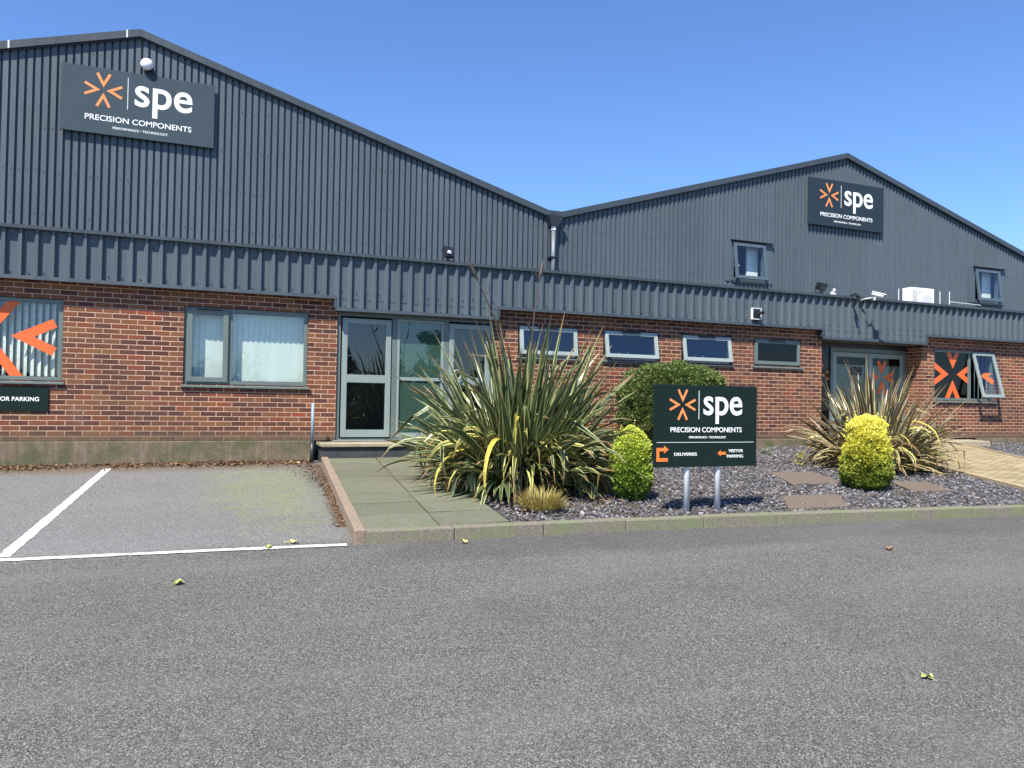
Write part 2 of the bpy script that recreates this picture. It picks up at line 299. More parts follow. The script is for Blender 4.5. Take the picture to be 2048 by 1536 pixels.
def _pv():
    t = PAVE; X, Y, Z = t.xyz(); u = t.math('ADD', t.math('MULTIPLY', X, .94), t.math('MULTIPLY', Y, -.34)); v = t.math('ADD', t.math('MULTIPLY', X, .34), t.math('MULTIPLY', Y, .94))
    row = t.math('FLOOR', t.math('DIVIDE', t.math('ADD', v, 40), .1)); uu = t.math('ADD', t.math('DIVIDE', t.math('ADD', u, 40), .2), t.math('MULTIPLY', t.math('MODULO', row, 2), .5))
    fu = t.math('FRACT', uu); fv = t.math('FRACT', t.math('DIVIDE', t.math('ADD', v, 40), .1))
    du = t.math('MULTIPLY', t.math('MINIMUM', fu, t.math('SUBTRACT', 1, fu)), .2); dv = t.math('MULTIPLY', t.math('MINIMUM', fv, t.math('SUBTRACT', 1, fv)), .1)
    m = t.ramp(t.math('MINIMUM', du, dv), [(.005, 0), (.011, 1)]); r = t.white(t.comb(t.math('FLOOR', uu), row, 2))
    c = t.ramp(r, [(0, (.27, .21, .12)), (.5, (.36, .29, .17)), (1, (.44, .35, .22))]); c = t.mix(t.ramp(t.noise(40, 4), [(.4, 0), (.8, .6)]), c, (.15, .13, .08))
    c = t.mix(m, (.10, .09, .05), c); t.bump(m, .6, .004); return t.fin(c, .9, 0, .2)
PAVEM = _pv()
FLAX = m_blade('flax_leaf', (.070, .100, .042), (.50, .52, .22), .17); FLAXB = m_blade('bronze_flax_leaf', (.125, .09, .052), (.58, .50, .24), .24)
DROOP = m_blade('drooping_flax_leaf', (.085, .11, .04), (.62, .57, .18), .34)
DEADL = m_leaf('dry_flax_leaf', [(0, (.10, .06, .03)), (.4, (.27, .17, .08)), (.7, (.45, .33, .15)), (1, (.52, .44, .12))], .6, .3, .1)
YLEAF = m_leaf('yellowing_leaf', [(0, (.30, .27, .05)), (.5, (.52, .45, .08)), (1, (.60, .40, .07))], .5, .4, .2)
STALK = simple('flower_stalk', (.035, .026, .022), .6)
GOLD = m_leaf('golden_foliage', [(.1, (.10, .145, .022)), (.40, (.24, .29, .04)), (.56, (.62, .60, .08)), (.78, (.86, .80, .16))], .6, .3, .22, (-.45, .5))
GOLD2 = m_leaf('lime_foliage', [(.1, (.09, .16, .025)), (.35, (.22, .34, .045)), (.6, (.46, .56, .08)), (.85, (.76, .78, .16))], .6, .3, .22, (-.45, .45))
BUSHM = m_leaf('green_foliage', [(0, (.06, .09, .022)), (.45, (.115, .165, .04)), (.8, (.19, .24, .06)), (1, (.27, .32, .10))], .5, .4, .2)
YSH = m_leaf('yellow_shrub_foliage', [(0, (.2, .2, .02)), (1, (.6, .55, .05))], .6, .3, .2); TUFT = m_leaf('golden_grass', [(0, (.16, .12, .04)), (.5, (.42, .34, .10)), (1, (.58, .52, .22))], .6, .3, .2)
LITTER = m_leaf('dry_litter', [(0, (.03, .018, .010)), (.5, (.10, .055, .03)), (.85, (.26, .17, .10)), (1, (.40, .33, .2))], .8, .2, 0)
CORE = simple('shrub_core', (.012, .018, .006), .95); TREEM = m_leaf('tree_foliage', [(0, (.02, .035, .01)), (1, (.07, .10, .03))], .5, .3, .1); BARK = simple('bark', (.08, .06, .045), .9, .3)
SLATE = m_slate()
# ------------------------------------------------------------------ ground
g = MB(); xs = [-220, -40, -8, -3, 1.4, 6, 12, 20, 40, 220]; ys = [-300, -24, -12, -6, -3, 0, 1, 60, 300]
for y in ys:
    for x in xs: g.v.append(Vector((x, y, zA(x, y)-.0)))
n = len(xs)
for j in range(len(ys)-1):
    for i in range(n-1): g.f.append((j*n+i, j*n+i+1, (j+1)*n+i+1, (j+1)*n+i))
g.build('asphalt_ground', ASPH, kind='structure', label='grey speckled asphalt of the yard and parking bay', cat='ground')
def strip(name, pts, w_, lift, mat, **k):        # painted line made of short pieces with slightly ragged edges
    b = MB(); b_r = random.Random(3)
    L = []; 
    for (x0, y0), (x1, y1) in zip(pts[:-1], pts[1:]):
        nn = max(2, int(math.hypot(x1-x0, y1-y0)/.05))
        for i in range(nn): L.append((x0+(x1-x0)*i/nn, y0+(y1-y0)*i/nn))
    L.append(pts[-1])
    for i, (x, y) in enumerate(L):
        a = L[max(i-1, 0)]; c = L[min(i+1, len(L)-1)]; dx, dy = c[0]-a[0], c[1]-a[1]; d = math.hypot(dx, dy)
        nx, ny = -dy/d, dx/d; e1 = w_/2+b_r.uniform(-.006, .006); e2 = w_/2+b_r.uniform(-.006, .006)
        for q in (e1, -e2): X, Y = x+nx*q, y+ny*q; b.v.append(Vector((X, Y, zA(X, Y)+lift)))
        if i: b.f.append((2*i-2, 2*i-1, 2*i+1, 2*i))
    return b.build(name, mat, **k)
strip('bay_line', [(-1.43, -5.35), (-1.14, -.42)], .098, .004, LINEM, kind='structure', label='white line across the bay from the wall', cat='road marking')
strip('bay_line', [(-4.2, -5.32), (-1.43, -5.46), (.2, -5.56), (1.30, -5.645)], .085, .008, LINEM, kind='structure', label='white line along the mouth of the parking bay', cat='road marking')
KL = [(1.33, -5.66), (2.76, -5.73), (4.41, -5.80), (6.93, -6.02), (9.52, -6.26), (13, -6.75), (22, -8.4)]
def kerb_y(x):
    for (x0, y0), (x1, y1) in zip(KL[:-1], KL[1:]):
        if x <= x1: return y0+(y1-y0)*(x-x0)/(x1-x0)
    return KL[-1][1]
b = MB(); x = 1.40; kr = random.Random(5)
while x < 20:
    L = .914; x1 = x+L-.007; dz = kr.uniform(-.004, .004); dy = kr.uniform(-.004, .004); y0, y1 = kerb_y(x)+dy, kerb_y(x1)+dy; W_ = .13
    pts = [(x, y0), (x1, y1), (x1, y1+W_), (x, y0+W_)]
    bt = [(px, py, zA(px, py)-.12) for px, py in pts]; tp = [(px, py+(.012 if i < 2 else 0), zA(px, py)+.118+dz) for i, (px, py) in enumerate(pts)]
    b.hexa(bt, tp); x += L
b.build('kerb', KERB, bevel=.012, kind='structure', label='concrete kerb stones along the front of the planted bed', cat='kerb')
# retaining edging along the left side of the path
b = MB(); ex = lambda y: 1.80+(y+.6)*(.43/5.0)
y = -5.66
while y < -.62:
    y1 = min(y+.90, -.61); dz = kr.uniform(-.004, .004)
    q = [(ex(y), y), (ex(y)+.10, y), (ex(y1)+.10, y1), (ex(y1), y1)]
    b.hexa([(a, c, zA(a, c)-.1) for a, c in q], [(a, c, zA(a, c)+.135+dz) for a, c in q]); y = y1+.006
b.build('edging_kerb', EDGE, bevel=.01, kind='structure', label='brownish concrete edging along the left side of the path', cat='kerb')
# path slabs
b = MB(); pr = random.Random(9); NY = 8
for j in range(NY):
    ya = -5.52+j*(4.90/NY); yb = ya+4.90/NY-.022
    for i in range(2):
        for_ = lambda yy: ex(yy)+.107+i*.735
        dz = pr.uniform(-.003, .003); tx = pr.uniform(-.003, .003)
        q = [(for_(ya), ya), (for_(ya)+.718, ya), (for_(yb)+.718, yb), (for_(yb), yb)]
        b.hexa([(a, c, zA(a, c)) for a, c in q], [(a, c, zA(a, c)+.113+dz+(tx if k in (1, 2) else -tx)) for k, (a, c) in enumerate(q)])
b.build('path', PATHM, bevel=.004, kind='structure', label='greenish concrete slab path up to the glazed door', cat='path')
# planted bed base, following the ground
zB = lambda x, y: zA(x, y)+.085
b = MB(); N_ = 26
for i in range(N_+1):
    t_ = i/N_
    for j in range(9):
        xl = 1.95; X = xl+(21-xl)*t_; ya = kerb_y(X)+.10; Y = ya+(-.02-ya)*j/8
        X2 = max(X, ex(Y)+1.50) if i == 0 else X
        b.v.append(Vector((X2, Y, zB(X2, Y)-.012-(.12 if X < ex(Y)+1.5 and i else 0))))
for i in range(N_):
    for j in range(8): a = i*9+j; b.f.append((a, a+9, a+10, a+1))
b.build('planted_bed', SOIL, kind='structure', label='soil of the raised bed under the slate chips', cat='ground')
# paving to the right-hand entrance
pxl = lambda y: 12.05+(y+2.4)*.385 if y < -.5 else 12.8
pvL = lambda y: 12.78+(y+.5)*.385; pvR = lambda y: 15.9+(y+.5)*.55
zP = lambda x, y: zA(x, y)+.115
b = MB(); M_ = 12
for j in range(M_+1):
    Y = -.5+(kerb_y(11)+.14+.5)*j/M_; b.v += [Vector((pvL(Y), Y, zP(pvL(Y), Y))), Vector((pvR(Y), Y, zP(pvR(Y), Y)))]
for j in range(M_): a = 2*j; b.f.append((a, a+2, a+3, a+1))
b.build('paving', PAVEM, kind='structure', label='buff block paving leading to the recessed entrance', cat='paving')
b = MB()
for fn in (pvL, pvR):
    for j in range(M_):
        Y0 = -.5+(kerb_y(11)+.14+.5)*j/M_; Y1 = -.5+(kerb_y(11)+.14+.5)*(j+1)/M_+.006
        q = [(fn(Y1)-.03, Y1), (fn(Y1)+.03, Y1), (fn(Y0)+.03, Y0), (fn(Y0)-.03, Y0)]
        b.hexa([(a, c, zA(a, c)) for a, c in q], [(a, c, zP(a, c)+.022) for a, c in q])
b.build('paving_edging', m_conc('buff_edging', (.40, .32, .20), .1), kind='structure', label='buff concrete edging strips beside the block paving', cat='kerb')
# slate chips
def in_bed(x, y):
    if y < kerb_y(x)+.13 or y > -.1: return False
    if x < ex(y)+1.60: return False
    if y > -.62 and x < 4.95: return False
    if pvL(y)-.03 < x < pvR(y)+.03: return False
    if y > -.6 and 12.2 < x < 16.9: return False
    return True
b = MB(); r = random.Random(11); cnt = 0
while cnt < 40000:
    x = r.uniform(2.4, 18); y = r.uniform(-7.2, -.05)
    if x > 12 and r.random() < .35: continue
    if not in_bed(x, y): continue
    cnt += 1; s_ = r.uniform(.009, .022)*(1.7 if r.random() < .12 else 1); an = r.uniform(0, 6.28); el = r.uniform(.45, .9)
    ca, sa = math.cos(an), math.sin(an); k = r.choice((4, 5)); tx, ty = r.gauss(0, .28), r.gauss(0, .28); z = zB(x, y)+r.uniform(-.006, .016)+(.004 if r.random() < .5 else .012)
    n0 = len(b.v); th = r.uniform(.004, .009); P = []
    for i in range(k):
        a = 6.283*i/k+r.uniform(-.3, .3); lx, ly = s_*math.cos(a), s_*el*math.sin(a); X, Y = ca*lx-sa*ly, sa*lx+ca*ly; P.append((x+X, y+Y, z+tx*X+ty*Y))
    b.v += [Vector(q) for q in P]+[Vector((q[0], q[1], q[2]-th)) for q in P]
    b.f.append(tuple(n0+i for i in range(k)))
    for i in range(k): b.f.append((n0+i, n0+k+i, n0+k+(i+1) % k, n0+(i+1) % k))
b.build('slate_chips', SLATE, kind='stuff', label='blue-grey slate chips covering the planted bed', cat='gravel')
# dry leaf litter
b = MB(); r = random.Random(21)
def litter(x, y, z, s_):
    an = r.uniform(0, 6.28); ca, sa = math.cos(an), math.sin(an); n0 = len(b.v); q = [(s_, 0), (0, s_*.45), (-s_, 0), (0, -s_*.45)]; tx, ty = r.gauss(0, .35), r.gauss(0, .35)
    for lx, ly in q: X, Y = ca*lx-sa*ly, sa*lx+ca*ly; b.v.append(Vector((x+X, y+Y, z+.01+tx*X+ty*Y+(0 if ly else .004))))
    b.f.append((n0, n0+1, n0+2, n0+3))
for i in range(8000):
    x = r.uniform(-4.5, 1.72); dens = .5+.5*math.sin(x*2.2+1)+.3*math.sin(x*5.1); 
    if r.random() > .30+.55*dens: continue
    y = -.08-abs(r.gauss(0, .17 if x < 1 else .25)); litter(x, y, zA(x, y)+r.uniform(0, .02), r.uniform(.012, .036))
for i in range(1800):
    y = r.uniform(-4.9, -.6); x = ex(y)-.01-abs(r.gauss(0, .05+.17*max(0, (y+2.6)/2))); litter(x, y, zA(x, y), r.uniform(.008, .022))
for i in range(900):
    x = r.gauss(3.9, .8); y = r.gauss(-3.9, .7)
    if in_bed(x, y): litter(x, y, zB(x, y)+.02, r.uniform(.01, .03))
b.build('leaf_litter', LITTER, kind='stuff', label='dry brown leaf litter along the foot of the wall and path edge', cat='leaf litter')
# ------------------------------------------------------------------ front office block
OX0, OX1 = -8.0, 26.0; RX0, RX1 = 12.24, 15.14; EX0, EX1 = 2.10, 4.83
office = empty('office_block', (9, 1, 0), 'long single-storey brick office block with blue-grey ribbed metal fascia', 'building')
def wall(x0, x1, z0, z1, holes, y0, th):
    b = MB(); X = sorted({x0, x1, *[h[0] for h in holes], *[h[1] for h in holes]}); Z = sorted({z0, z1, *[h[2] for h in holes], *[h[3] for h in holes]})
    solid = lambda i, j: 0 <= i < len(X)-1 and 0 <= j < len(Z)-1 and not any(h[0] <= (X[i]+X[i+1])/2 <= h[1] and h[2] <= (Z[j]+Z[j+1])/2 <= h[3] for h in holes)
    for i in range(len(X)-1):
        for j in range(len(Z)-1):
            if not solid(i, j): continue
            a, c, d, e = X[i], X[i+1], Z[j], Z[j+1]; y1 = y0+th
            b.add([(a,y0,d),(c,y0,d),(c,y0,e),(a,y0,e)], [(0,1,2,3)]); b.add([(a,y1,d),(c,y1,d),(c,y1,e),(a,y1,e)], [(3,2,1,0)])
            if not solid(i-1, j): b.add([(a,y0,d),(a,y1,d),(a,y1,e),(a,y0,e)], [(3,2,1,0)])
            if not solid(i+1, j): b.add([(c,y0,d),(c,y1,d),(c,y1,e),(c,y0,e)], [(0,1,2,3)])
            if not solid(i, j-1): b.add([(a,y0,d),(c,y0,d),(c,y1,d),(a,y1,d)], [(3,2,1,0)])
            if not solid(i, j+1): b.add([(a,y0,e),(c,y0,e),(c,y1,e),(a,y1,e)], [(0,1,2,3)])
    return b
HL = [(-3.80, -1.80, .86, 2.04), (-.20, 1.64, .86, 2.05)]
HM = [(5.28, 6.48, 1.49, 2.05), (7.00, 8.20, 1.49, 2.05), (8.72, 9.92, 1.49, 2.05), (10.46, 11.68, 1.49, 2.05)]
HR = [(15.53, 17.52, .86, 2.03), (20.5, 22.4, .86, 2.03)]
wall(OX0, EX0, 0, 2.30, HL, 0, .22).build('brick_wall', BR, office)
wall(EX1, RX0, 0, 2.30, HM, 0, .22).build('brick_wall', BR, office)
wall(RX1, OX1, 0, 2.30, HR, 0, .22).build('brick_wall', BR, office)
for q in (RX0-.22, RX1): MB().box(q, q+.22, .22, .75, 0, 2.29).build('brick_return', BR, office)
for a, c in ((OX0, 1.76), (4.95, 12.2), (16.9, OX1)):
    n0 = 1; b = MB()
    for k in range(n0):
        u0, u1 = a+(c-a)*k/n0, a+(c-a)*(k+1)/n0
        b.hexa([(u0, -.075, zA(u0, 0)-.1), (u1, -.075, zA(u1, 0)-.1), (u1, .02, zA(u1, 0)-.1), (u0, .02, zA(u0, 0)-.1)], [(u0, -.06, -.004), (u1, -.06, -.004), (u1, .02, -.004), (u0, .02, -.004)])
    b.build('plinth', m_plinth() if 'plinth_concrete.001' not in bpy.data.materials else bpy.data.materials['plinth_concrete.001'], office, bevel=.01)
# interior shell
b = MB(); b.box(OX0, OX1, 2.20, 2.30, -.1, 2.75); b.box(OX0, OX1, .24, 2.2, 2.42, 2.46)
for xx in (OX0, 1.9, 5.0, 8.5, 10.2, 12.0, 15.36, 19, OX1-.05): b.box(xx, xx+.05, .23, 2.2, -.05, 2.42)
b.build('interior_wall', ROOM, office)
MB().box(OX0, OX1, .23, 2.2, -.09, -.01).build('interior_floor', ROOMF, office)
# fascia: ribbed sheet, cap, drip trims, soffits
def ribs(x0, x1, pitch, pan, flank, depth, off, yb):   # list of (x, y) points along a ribbed sheet
    P = []; k = math.floor((x0-off)/pitch)-1; crown = pitch-pan-2*flank
    while off+k*pitch < x1+pitch:
        c = off+k*pitch
        P += [(c-crown/2-flank, yb), (c-crown/2, yb-depth), (c+crown/2, yb-depth), (c+crown/2+flank, yb)]; k += 1
    out = []
    for (a, ya), (c, yc) in zip(P[:-1], P[1:]):
        if c <= x0 or a >= x1: continue
        t0 = max(0, (x0-a)/(c-a)); t1 = min(1, (x1-a)/(c-a)); A = (a+(c-a)*t0, ya+(yc-ya)*t0)
        if not out: out.append(A)
        out.append((a+(c-a)*t1, ya+(yc-ya)*t1))
    return out
def sheet(b, P, zlo, zhi, gaps=()):
    for (a, ya), (c, yc) in zip(P[:-1], P[1:]):
        segs = [(zlo(a), zlo(c), zhi(a), zhi(c))]
        for gx0, gx1, gz0, gz1 in gaps:
            if c > gx0 and a < gx1: segs = [(zlo(a), zlo(c), gz0, gz0), (gz1, gz1, zhi(a), zhi(c))]
        for la, lc, ha, hc in segs: b.add([(a,ya,la),(c,yc,lc),(c,yc,hc),(a,ya,ha)], [(0,1,2,3)])
ROFF = -2.531
b = MB()
def flow(x): return 2.30
for a, c, lo in ((OX0, 2.05, 2.30), (2.05, 4.83, 2.12), (4.83, 12.14, 2.30), (12.14, 15.10, 2.12), (15.10, OX1, 2.30)):
    sheet(b, ribs(a, c, .2, .112, .026, .052, ROFF, -.108), lambda x: lo, lambda x: 3.0)
b.build('fascia_cladding', CL, office)
MB().box(OX0, OX1, -.195, .25, 2.985, 3.035).build('fascia_cap', TRIM, office)
for a, c, z in ((OX0, 2.05, 2.30), (2.03, 4.85, 2.115), (4.83, 12.16, 2.30), (12.12, 15.12, 2.115), (15.10, OX1, 2.30)):
    b = MB(); b.hexa([(a, -.168, z-.022), (c, -.168, z-.022), (c, -.11, z-.018), (a, -.11, z-.018)], [(a, -.160, z+.030), (c, -.160, z+.030), (c, -.11, z+.036), (a, -.11, z+.036)])
    if z < 2.2: b.box(a-.02, a+.018, -.166, -.02, 2.14, 2.275); b.box(c-.018, c+.02, -.166, -.02, 2.14, 2.275)
    b.build('drip_trim', TRIM, office)
for a, c, z, y1 in ((OX0, 2.04, 2.29, 0), (4.85, 12.12, 2.29, 0), (15.13, OX1, 2.29, 0), (2.06, 4.82, 2.09, .06), (12.15, 15.09, 2.09, .62)):
    MB().box(a, c, -.109, y1, z, z+.02).build('soffit', SOFF, office)
for a, c in ((2.06, 4.82), (12.15, 15.09)): MB().box(a, c, -.1125, -.1085, 2.283, 2.289).build('sheet_joint', DKTRIM, office)
b = MB(); k = -30; r = random.Random(2)
while ROFF+.2*k < 24:
    x = ROFF+.2*k+.1; k += 1
    lo = 2.16 if (2.05 < x < 4.83 or 12.14 < x < 15.1) else 2.38
    for z in ([2.86, lo] if k % 3 else [lo])+([2.40] if lo < 2.3 else []):
        if r.random() < .18: continue
        xx = x+r.uniform(-.03, .03); zz = z+r.uniform(-.015, .015); b.tube([(xx, -.112, zz), (xx, -.121, zz)], .009, 6)
b.build('fixing_screw', BLACK, office, kind='stuff')
MB().box(OX0, OX1, -.05, 2.44, 2.80, 2.90).build('flat_roof', DKTRIM, office)
# ---- windows
def frame_box(b, x0, x1, y0, y1, z0, z1, w_, wb=None):
    wb = wb or w_
    b.box(x0, x0+w_, y0, y1, z0, z1); b.box(x1-w_, x1, y0, y1, z0, z1); b.box(x0+w_, x1-w_, y0+.0015, y1, z0, z0+wb); b.box(x0+w_, x1-w_, y0+.0015, y1, z1-w_, z1)
def pane(x0, x1, z0, z1, y, mat, par, name='pane', M=None):
    b = MB(M); b.box(x0, x1, y, y+.006, z0, z1); return b.build(name, mat, par)
def sill(x0, x1, z, par, mat=SAGE):
    MB().hexa([(x0-.03, -.045, z-.045), (x1+.03, -.045, z-.045), (x1+.03, .05, z-.03), (x0-.03, .05, z-.03)], [(x0-.03, -.045, z-.02), (x1+.03, -.045, z-.02), (x1+.03, .05, z+.0), (x0-.03, .05, z+.0)]).build('sill', mat, par)
def vent(x0, x1, z, y, par, M=None):
    MB(M).hexa([(x0, y-.03, z), (x1, y-.03, z), (x1, y, z), (x0, y, z)], [(x0+.01, y-.018, z+.028), (x1-.01, y-.018, z+.028), (x1-.01, y, z+.03), (x0+.01, y, z+.03)]).build('trickle_vent', BLACK, par)
def blinds(x0, x1, z0, z1, y, par, mat, w_=.089, ang=14, gap=.9, seed=0):
    b = MB(); r = random.Random(seed); x = x0
    while x < x1-.02:
        a = R(ang+r.uniform(-2.5, 2.5)); c = x+w_/2; hx, hy = w_/2*math.cos(a), w_/2*math.sin(a)
        b.add([(c-hx, y-hy, z0), (c+hx, y+hy, z0), (c+hx, y+hy, z1), (c-hx, y-hy, z1)], [(0, 1, 2, 3)]); x += w_*gap
    return b.build('blind', mat, par)
def logo(b, cx, cz, rad, y, th=.004, M=None, wd=.155, r0=.17, clip=None, half=27, halfv=None):
    for k in range(4):
        a0 = math.pi/2*k+math.pi/2; ca, sa = math.cos(a0), math.sin(a0); al = R(halfv if (halfv and k % 2 == 0) else half); wv = rad*wd
        xt = rad*.97; ap = rad*r0; L = (xt-ap)/math.cos(al)
        for s_ in (-1, 1):        # half chevron in the frame of its axis: outer apex, outer tip, inner tip, inner apex
            d = (math.cos(al), s_*math.sin(al)); nn = (math.sin(al), -s_*math.cos(al))
            Q = [(ap, 0), (ap+d[0]*L, d[1]*L), (ap+d[0]*L+nn[0]*wv, d[1]*L+nn[1]*wv), (ap+wv/math.sin(al), 0)]
            Q = [(cx+u*ca-v*sa, cz+u*sa+v*ca) for u, v in Q]
            if clip:
                Q = clip_poly(Q, *clip)
                if len(Q) < 3: continue
            ar = sum(Q[i][0]*Q[(i+1) % len(Q)][1]-Q[(i+1) % len(Q)][0]*Q[i][1] for i in range(len(Q)))
            if ar < 0: Q = Q[::-1]
            b.prism_y(Q, y-th, y)
def clip_poly(P, x0, x1, z0, z1):
    for ax, v, sg in ((0, x0, 1), (0, x1, -1), (1, z0, 1), (1, z1, -1)):
        o = []
        for i in range(len(P)):
            a, c = P[i], P[(i+1) % len(P)]; ia, ic = (a[ax]-v)*sg >= 0, (c[ax]-v)*sg >= 0
            if ia: o.append(a)
            if ia != ic: t_ = (v-a[ax])/(c[ax]-a[ax]); o.append((a[0]+(c[0]-a[0])*t_, a[1]+(c[1]-a[1])*t_))
        P = o
        if len(P) < 3: return []
    return P
YF = .035
# far left window with blinds and orange decal
def wide_window(x0, x1, z0, z1, mull, label, mat=SAGE):
    b = MB(); frame_box(b, x0+.005, x1-.005, YF, YF+.07, z0+.005, z1-.005, .055)
    if mull: b.box(mull-.035, mull+.035, YF+.002, YF+.068, z0+.06, z1-.06)
    f = b.build('window', mat, office, bevel=.004, label=label); sill(x0, x1, z0, f, mat); return f
f = wide_window(*HL[0], None, 'wide window with grey vertical blinds behind an orange arrow decal', SAGE)
pane(-3.74, -1.86, .92, 1.98, YF+.03, GLASS, f); blinds(-3.74, -1.84, .93, 1.98, YF+.16, f, BLINDG, .089, -42, .98, 4)
b = MB(); logo(b, -2.60, 1.49, .68, YF+.028, .003, wd=.19, r0=.21, half=27, halfv=36, clip=(-3.74, -1.86, .925, 1.98)); b.build('decal', DECOR, f)
# left window with pale blinds
f = wide_window(*HL[1], .46, 'wide window with pale mint blinds and a casement on its left')
pane(.50, 1.585, .915, 1.995, YF+.03, GLASS, f)
b = MB(); frame_box(b, -.155, .435, YF-.035, YF+.012, .90, 2.0, .075); b.build('casement', SAGE, f, bevel=.004); pane(-.08, .36, .975, 1.925, YF-.012, GLASS, f)
blinds(-.14, .43, .93, 1.98, YF+.15, f, BLIND, .089, 10, .93, 1); blinds(.5, 1.6, .93, 1.98, YF+.15, f, BLIND, .089, 10, .93, 2)
vent(-.02, .34, 1.985, YF-.035, f)
# four small high windows
GR = 'small high windows in the brick wall'
for k, (x0, x1, z0, z1) in enumerate(HM):
    ang = (-7, -10, -9, 0)[k]; mt = (SASHW, SASHW, SASHW, SAGE)[k]
    b = MB(); frame_box(b, x0+.005, x1-.005, YF, YF+.07, z0+.005, z1-.005, .04)
    f = b.build('window', BLUEF if k in (1, 2) else SAGE, office, bevel=.004, group=GR, label=['small top-hung window partly behind the flax leaves', 'small top-hung window pushed open, above the round green bush', 'small open top-hung window, third in the row', 'small closed dark window nearest the recessed entrance'][k]); sill(x0, x1, z0, f)
    M = Matrix.Translation((0, YF-.012, z1-.04)) @ Matrix.Rotation(R(ang), 4, 'X') @ Matrix.Translation((0, -(YF-.012), -(z1-.04)))
    b = MB(M); frame_box(b, x0+.03, x1-.03, YF-.045, YF-.003, z0+.03, z1-.03, .07); b.build('sash', mt, f, bevel=.004)
    pane(x0+.1, x1-.1, z0+.1, z1-.1, YF-.02, GLSKY if k < 3 else GLDIM, f, M=M); vent(x0+.38, x1-.42, z1-.06, YF-.045, f, M)
    if k < 3:
        for q in (.42, .62): 
            MB().tube([(x0+q, .16, z0+.05), (x0+q, .16, z0+.12)], [.028, .022], 10).tube([(x0+q, .16, z0+.12), (x0+q, .16, z0+.17)], .011, 8).build('bottle_on_sill', WHITE, f)
# right window with logo and open casement
f = wide_window(*HR[0], 16.72, 'window with large orange star decal and an open casement at the right', SAGE)
pane(15.585, 16.685, .915, 1.975, YF+.03, GLBLACK, f)
b = MB(); logo(b, 16.20, 1.47, .66, YF+.028, .003, wd=.18, r0=.2, half=30, clip=(15.585, 16.68, .925, 1.975)); b.build('decal', DECOR, f)
MB().box(15.56, 16.70, YF+.075, YF+.08, .9, 2.0).build('dark_interior_sheet', BLACK, f)  # black sheet behind the pane, standing in for the dark interior
ang = -15; M = Matrix.Translation((0, YF-.012, 1.99)) @ Matrix.Rotation(R(ang), 4, 'X') @ Matrix.Translation((0, -(YF-.012), -1.99))
b = MB(M); frame_box(b, 16.77, 17.49, YF-.045, YF-.003, .91, 1.99, .07); b.build('casement', SAGE_LT, f, bevel=.004); pane(16.84, 17.42, .98, 1.92, YF-.02, GLASS, f, M=M)
blinds(16.78, 17.48, .93, 1.98, YF+.16, f, BLIND, .089, 30, 1.5, 3)
b = MB(M); logo(b, 16.72, 1.42, .5, YF-.021, .002, wd=.24, r0=.3, half=30, clip=(16.84, 17.42, .98, 1.5)); b.build('decal', DECOR, f)
f = wide_window(*HR[1], 21.5, 'window beyond the right edge of the photo'); pane(20.56, 22.34, .92, 1.97, YF+.03, GLASS, f)
# ---- left glazed entrance (door + two glazed bays)
YE = .03
b = MB(); frame_box(b, EX0+.005, EX1-.005, YE, YE+.10, .0, 2.09, .055, .03)
for xx in (3.055, 3.965): b.box(xx-.04, xx+.04, YE+.002, YE+.098, .032, 2.033)
ent = b.build('entrance_screen', SAGE, office, bevel=.003, label='grey-green framed glazed entrance at the top of the slab path')
b = MB(); frame_box(b, 2.185, 2.995, YE-.018, YE+.035, .05, 2.0, .085, .12); b.box(2.27, 2.91, YE-.0165, YE+.035, .945, 1.075); dr = b.build('door', SAGE_LT, ent, bevel=.004)
pane(2.27, 2.91, .17, .945, YE+.01, GLASS, ent); pane(2.27, 2.91, 1.075, 1.915, YE+.01, GLASS, ent)
b = MB(); b.box(3.15, 3.87, YE+.01, YE+.05, 1.0, 1.055); b.box(3.15, 3.87, YE+.01, YE+.05, .045, .12); frame_box(b, 3.10, 3.92, YE+.0, YE+.06, .04, 2.03, .045); b.build('glazing_frame', SAGE_LT, ent, bevel=.003)
pane(3.145, 3.875, .12, 1.0, YE+.03, GLMILK, ent); pane(3.145, 3.875, 1.055, 1.985, YE+.03, GLMILK, ent)
b = MB(); frame_box(b, 4.01, 4.76, YE-.018, YE+.035, .05, 2.0, .085, .12); b.box(4.095, 4.675, YE-.0165, YE+.035, .945, 1.075); b.build('door', SAGE_LT, ent, bevel=.004)
pane(4.095, 4.675, .17, .945, YE+.01, GLASS, ent); pane(4.095, 4.675, 1.075, 1.915, YE+.01, GLASS, ent)
b = MB(); pts = [(4.14+.075*math.cos(t*.3491), YE-.06, 1.12+.075*math.sin(t*.3491)) for t in range(19)]; b.tube(pts, .013, 8, False); b.tube([(4.065, YE-.06, 1.12), (4.065, YE-.01, 1.12)], .012, 8); b.build('door_handle', ALU, ent, smooth=True)
MB().box(2.05, 4.88, -.05, .10, -.012, .002).build('threshold', ALU, ent)
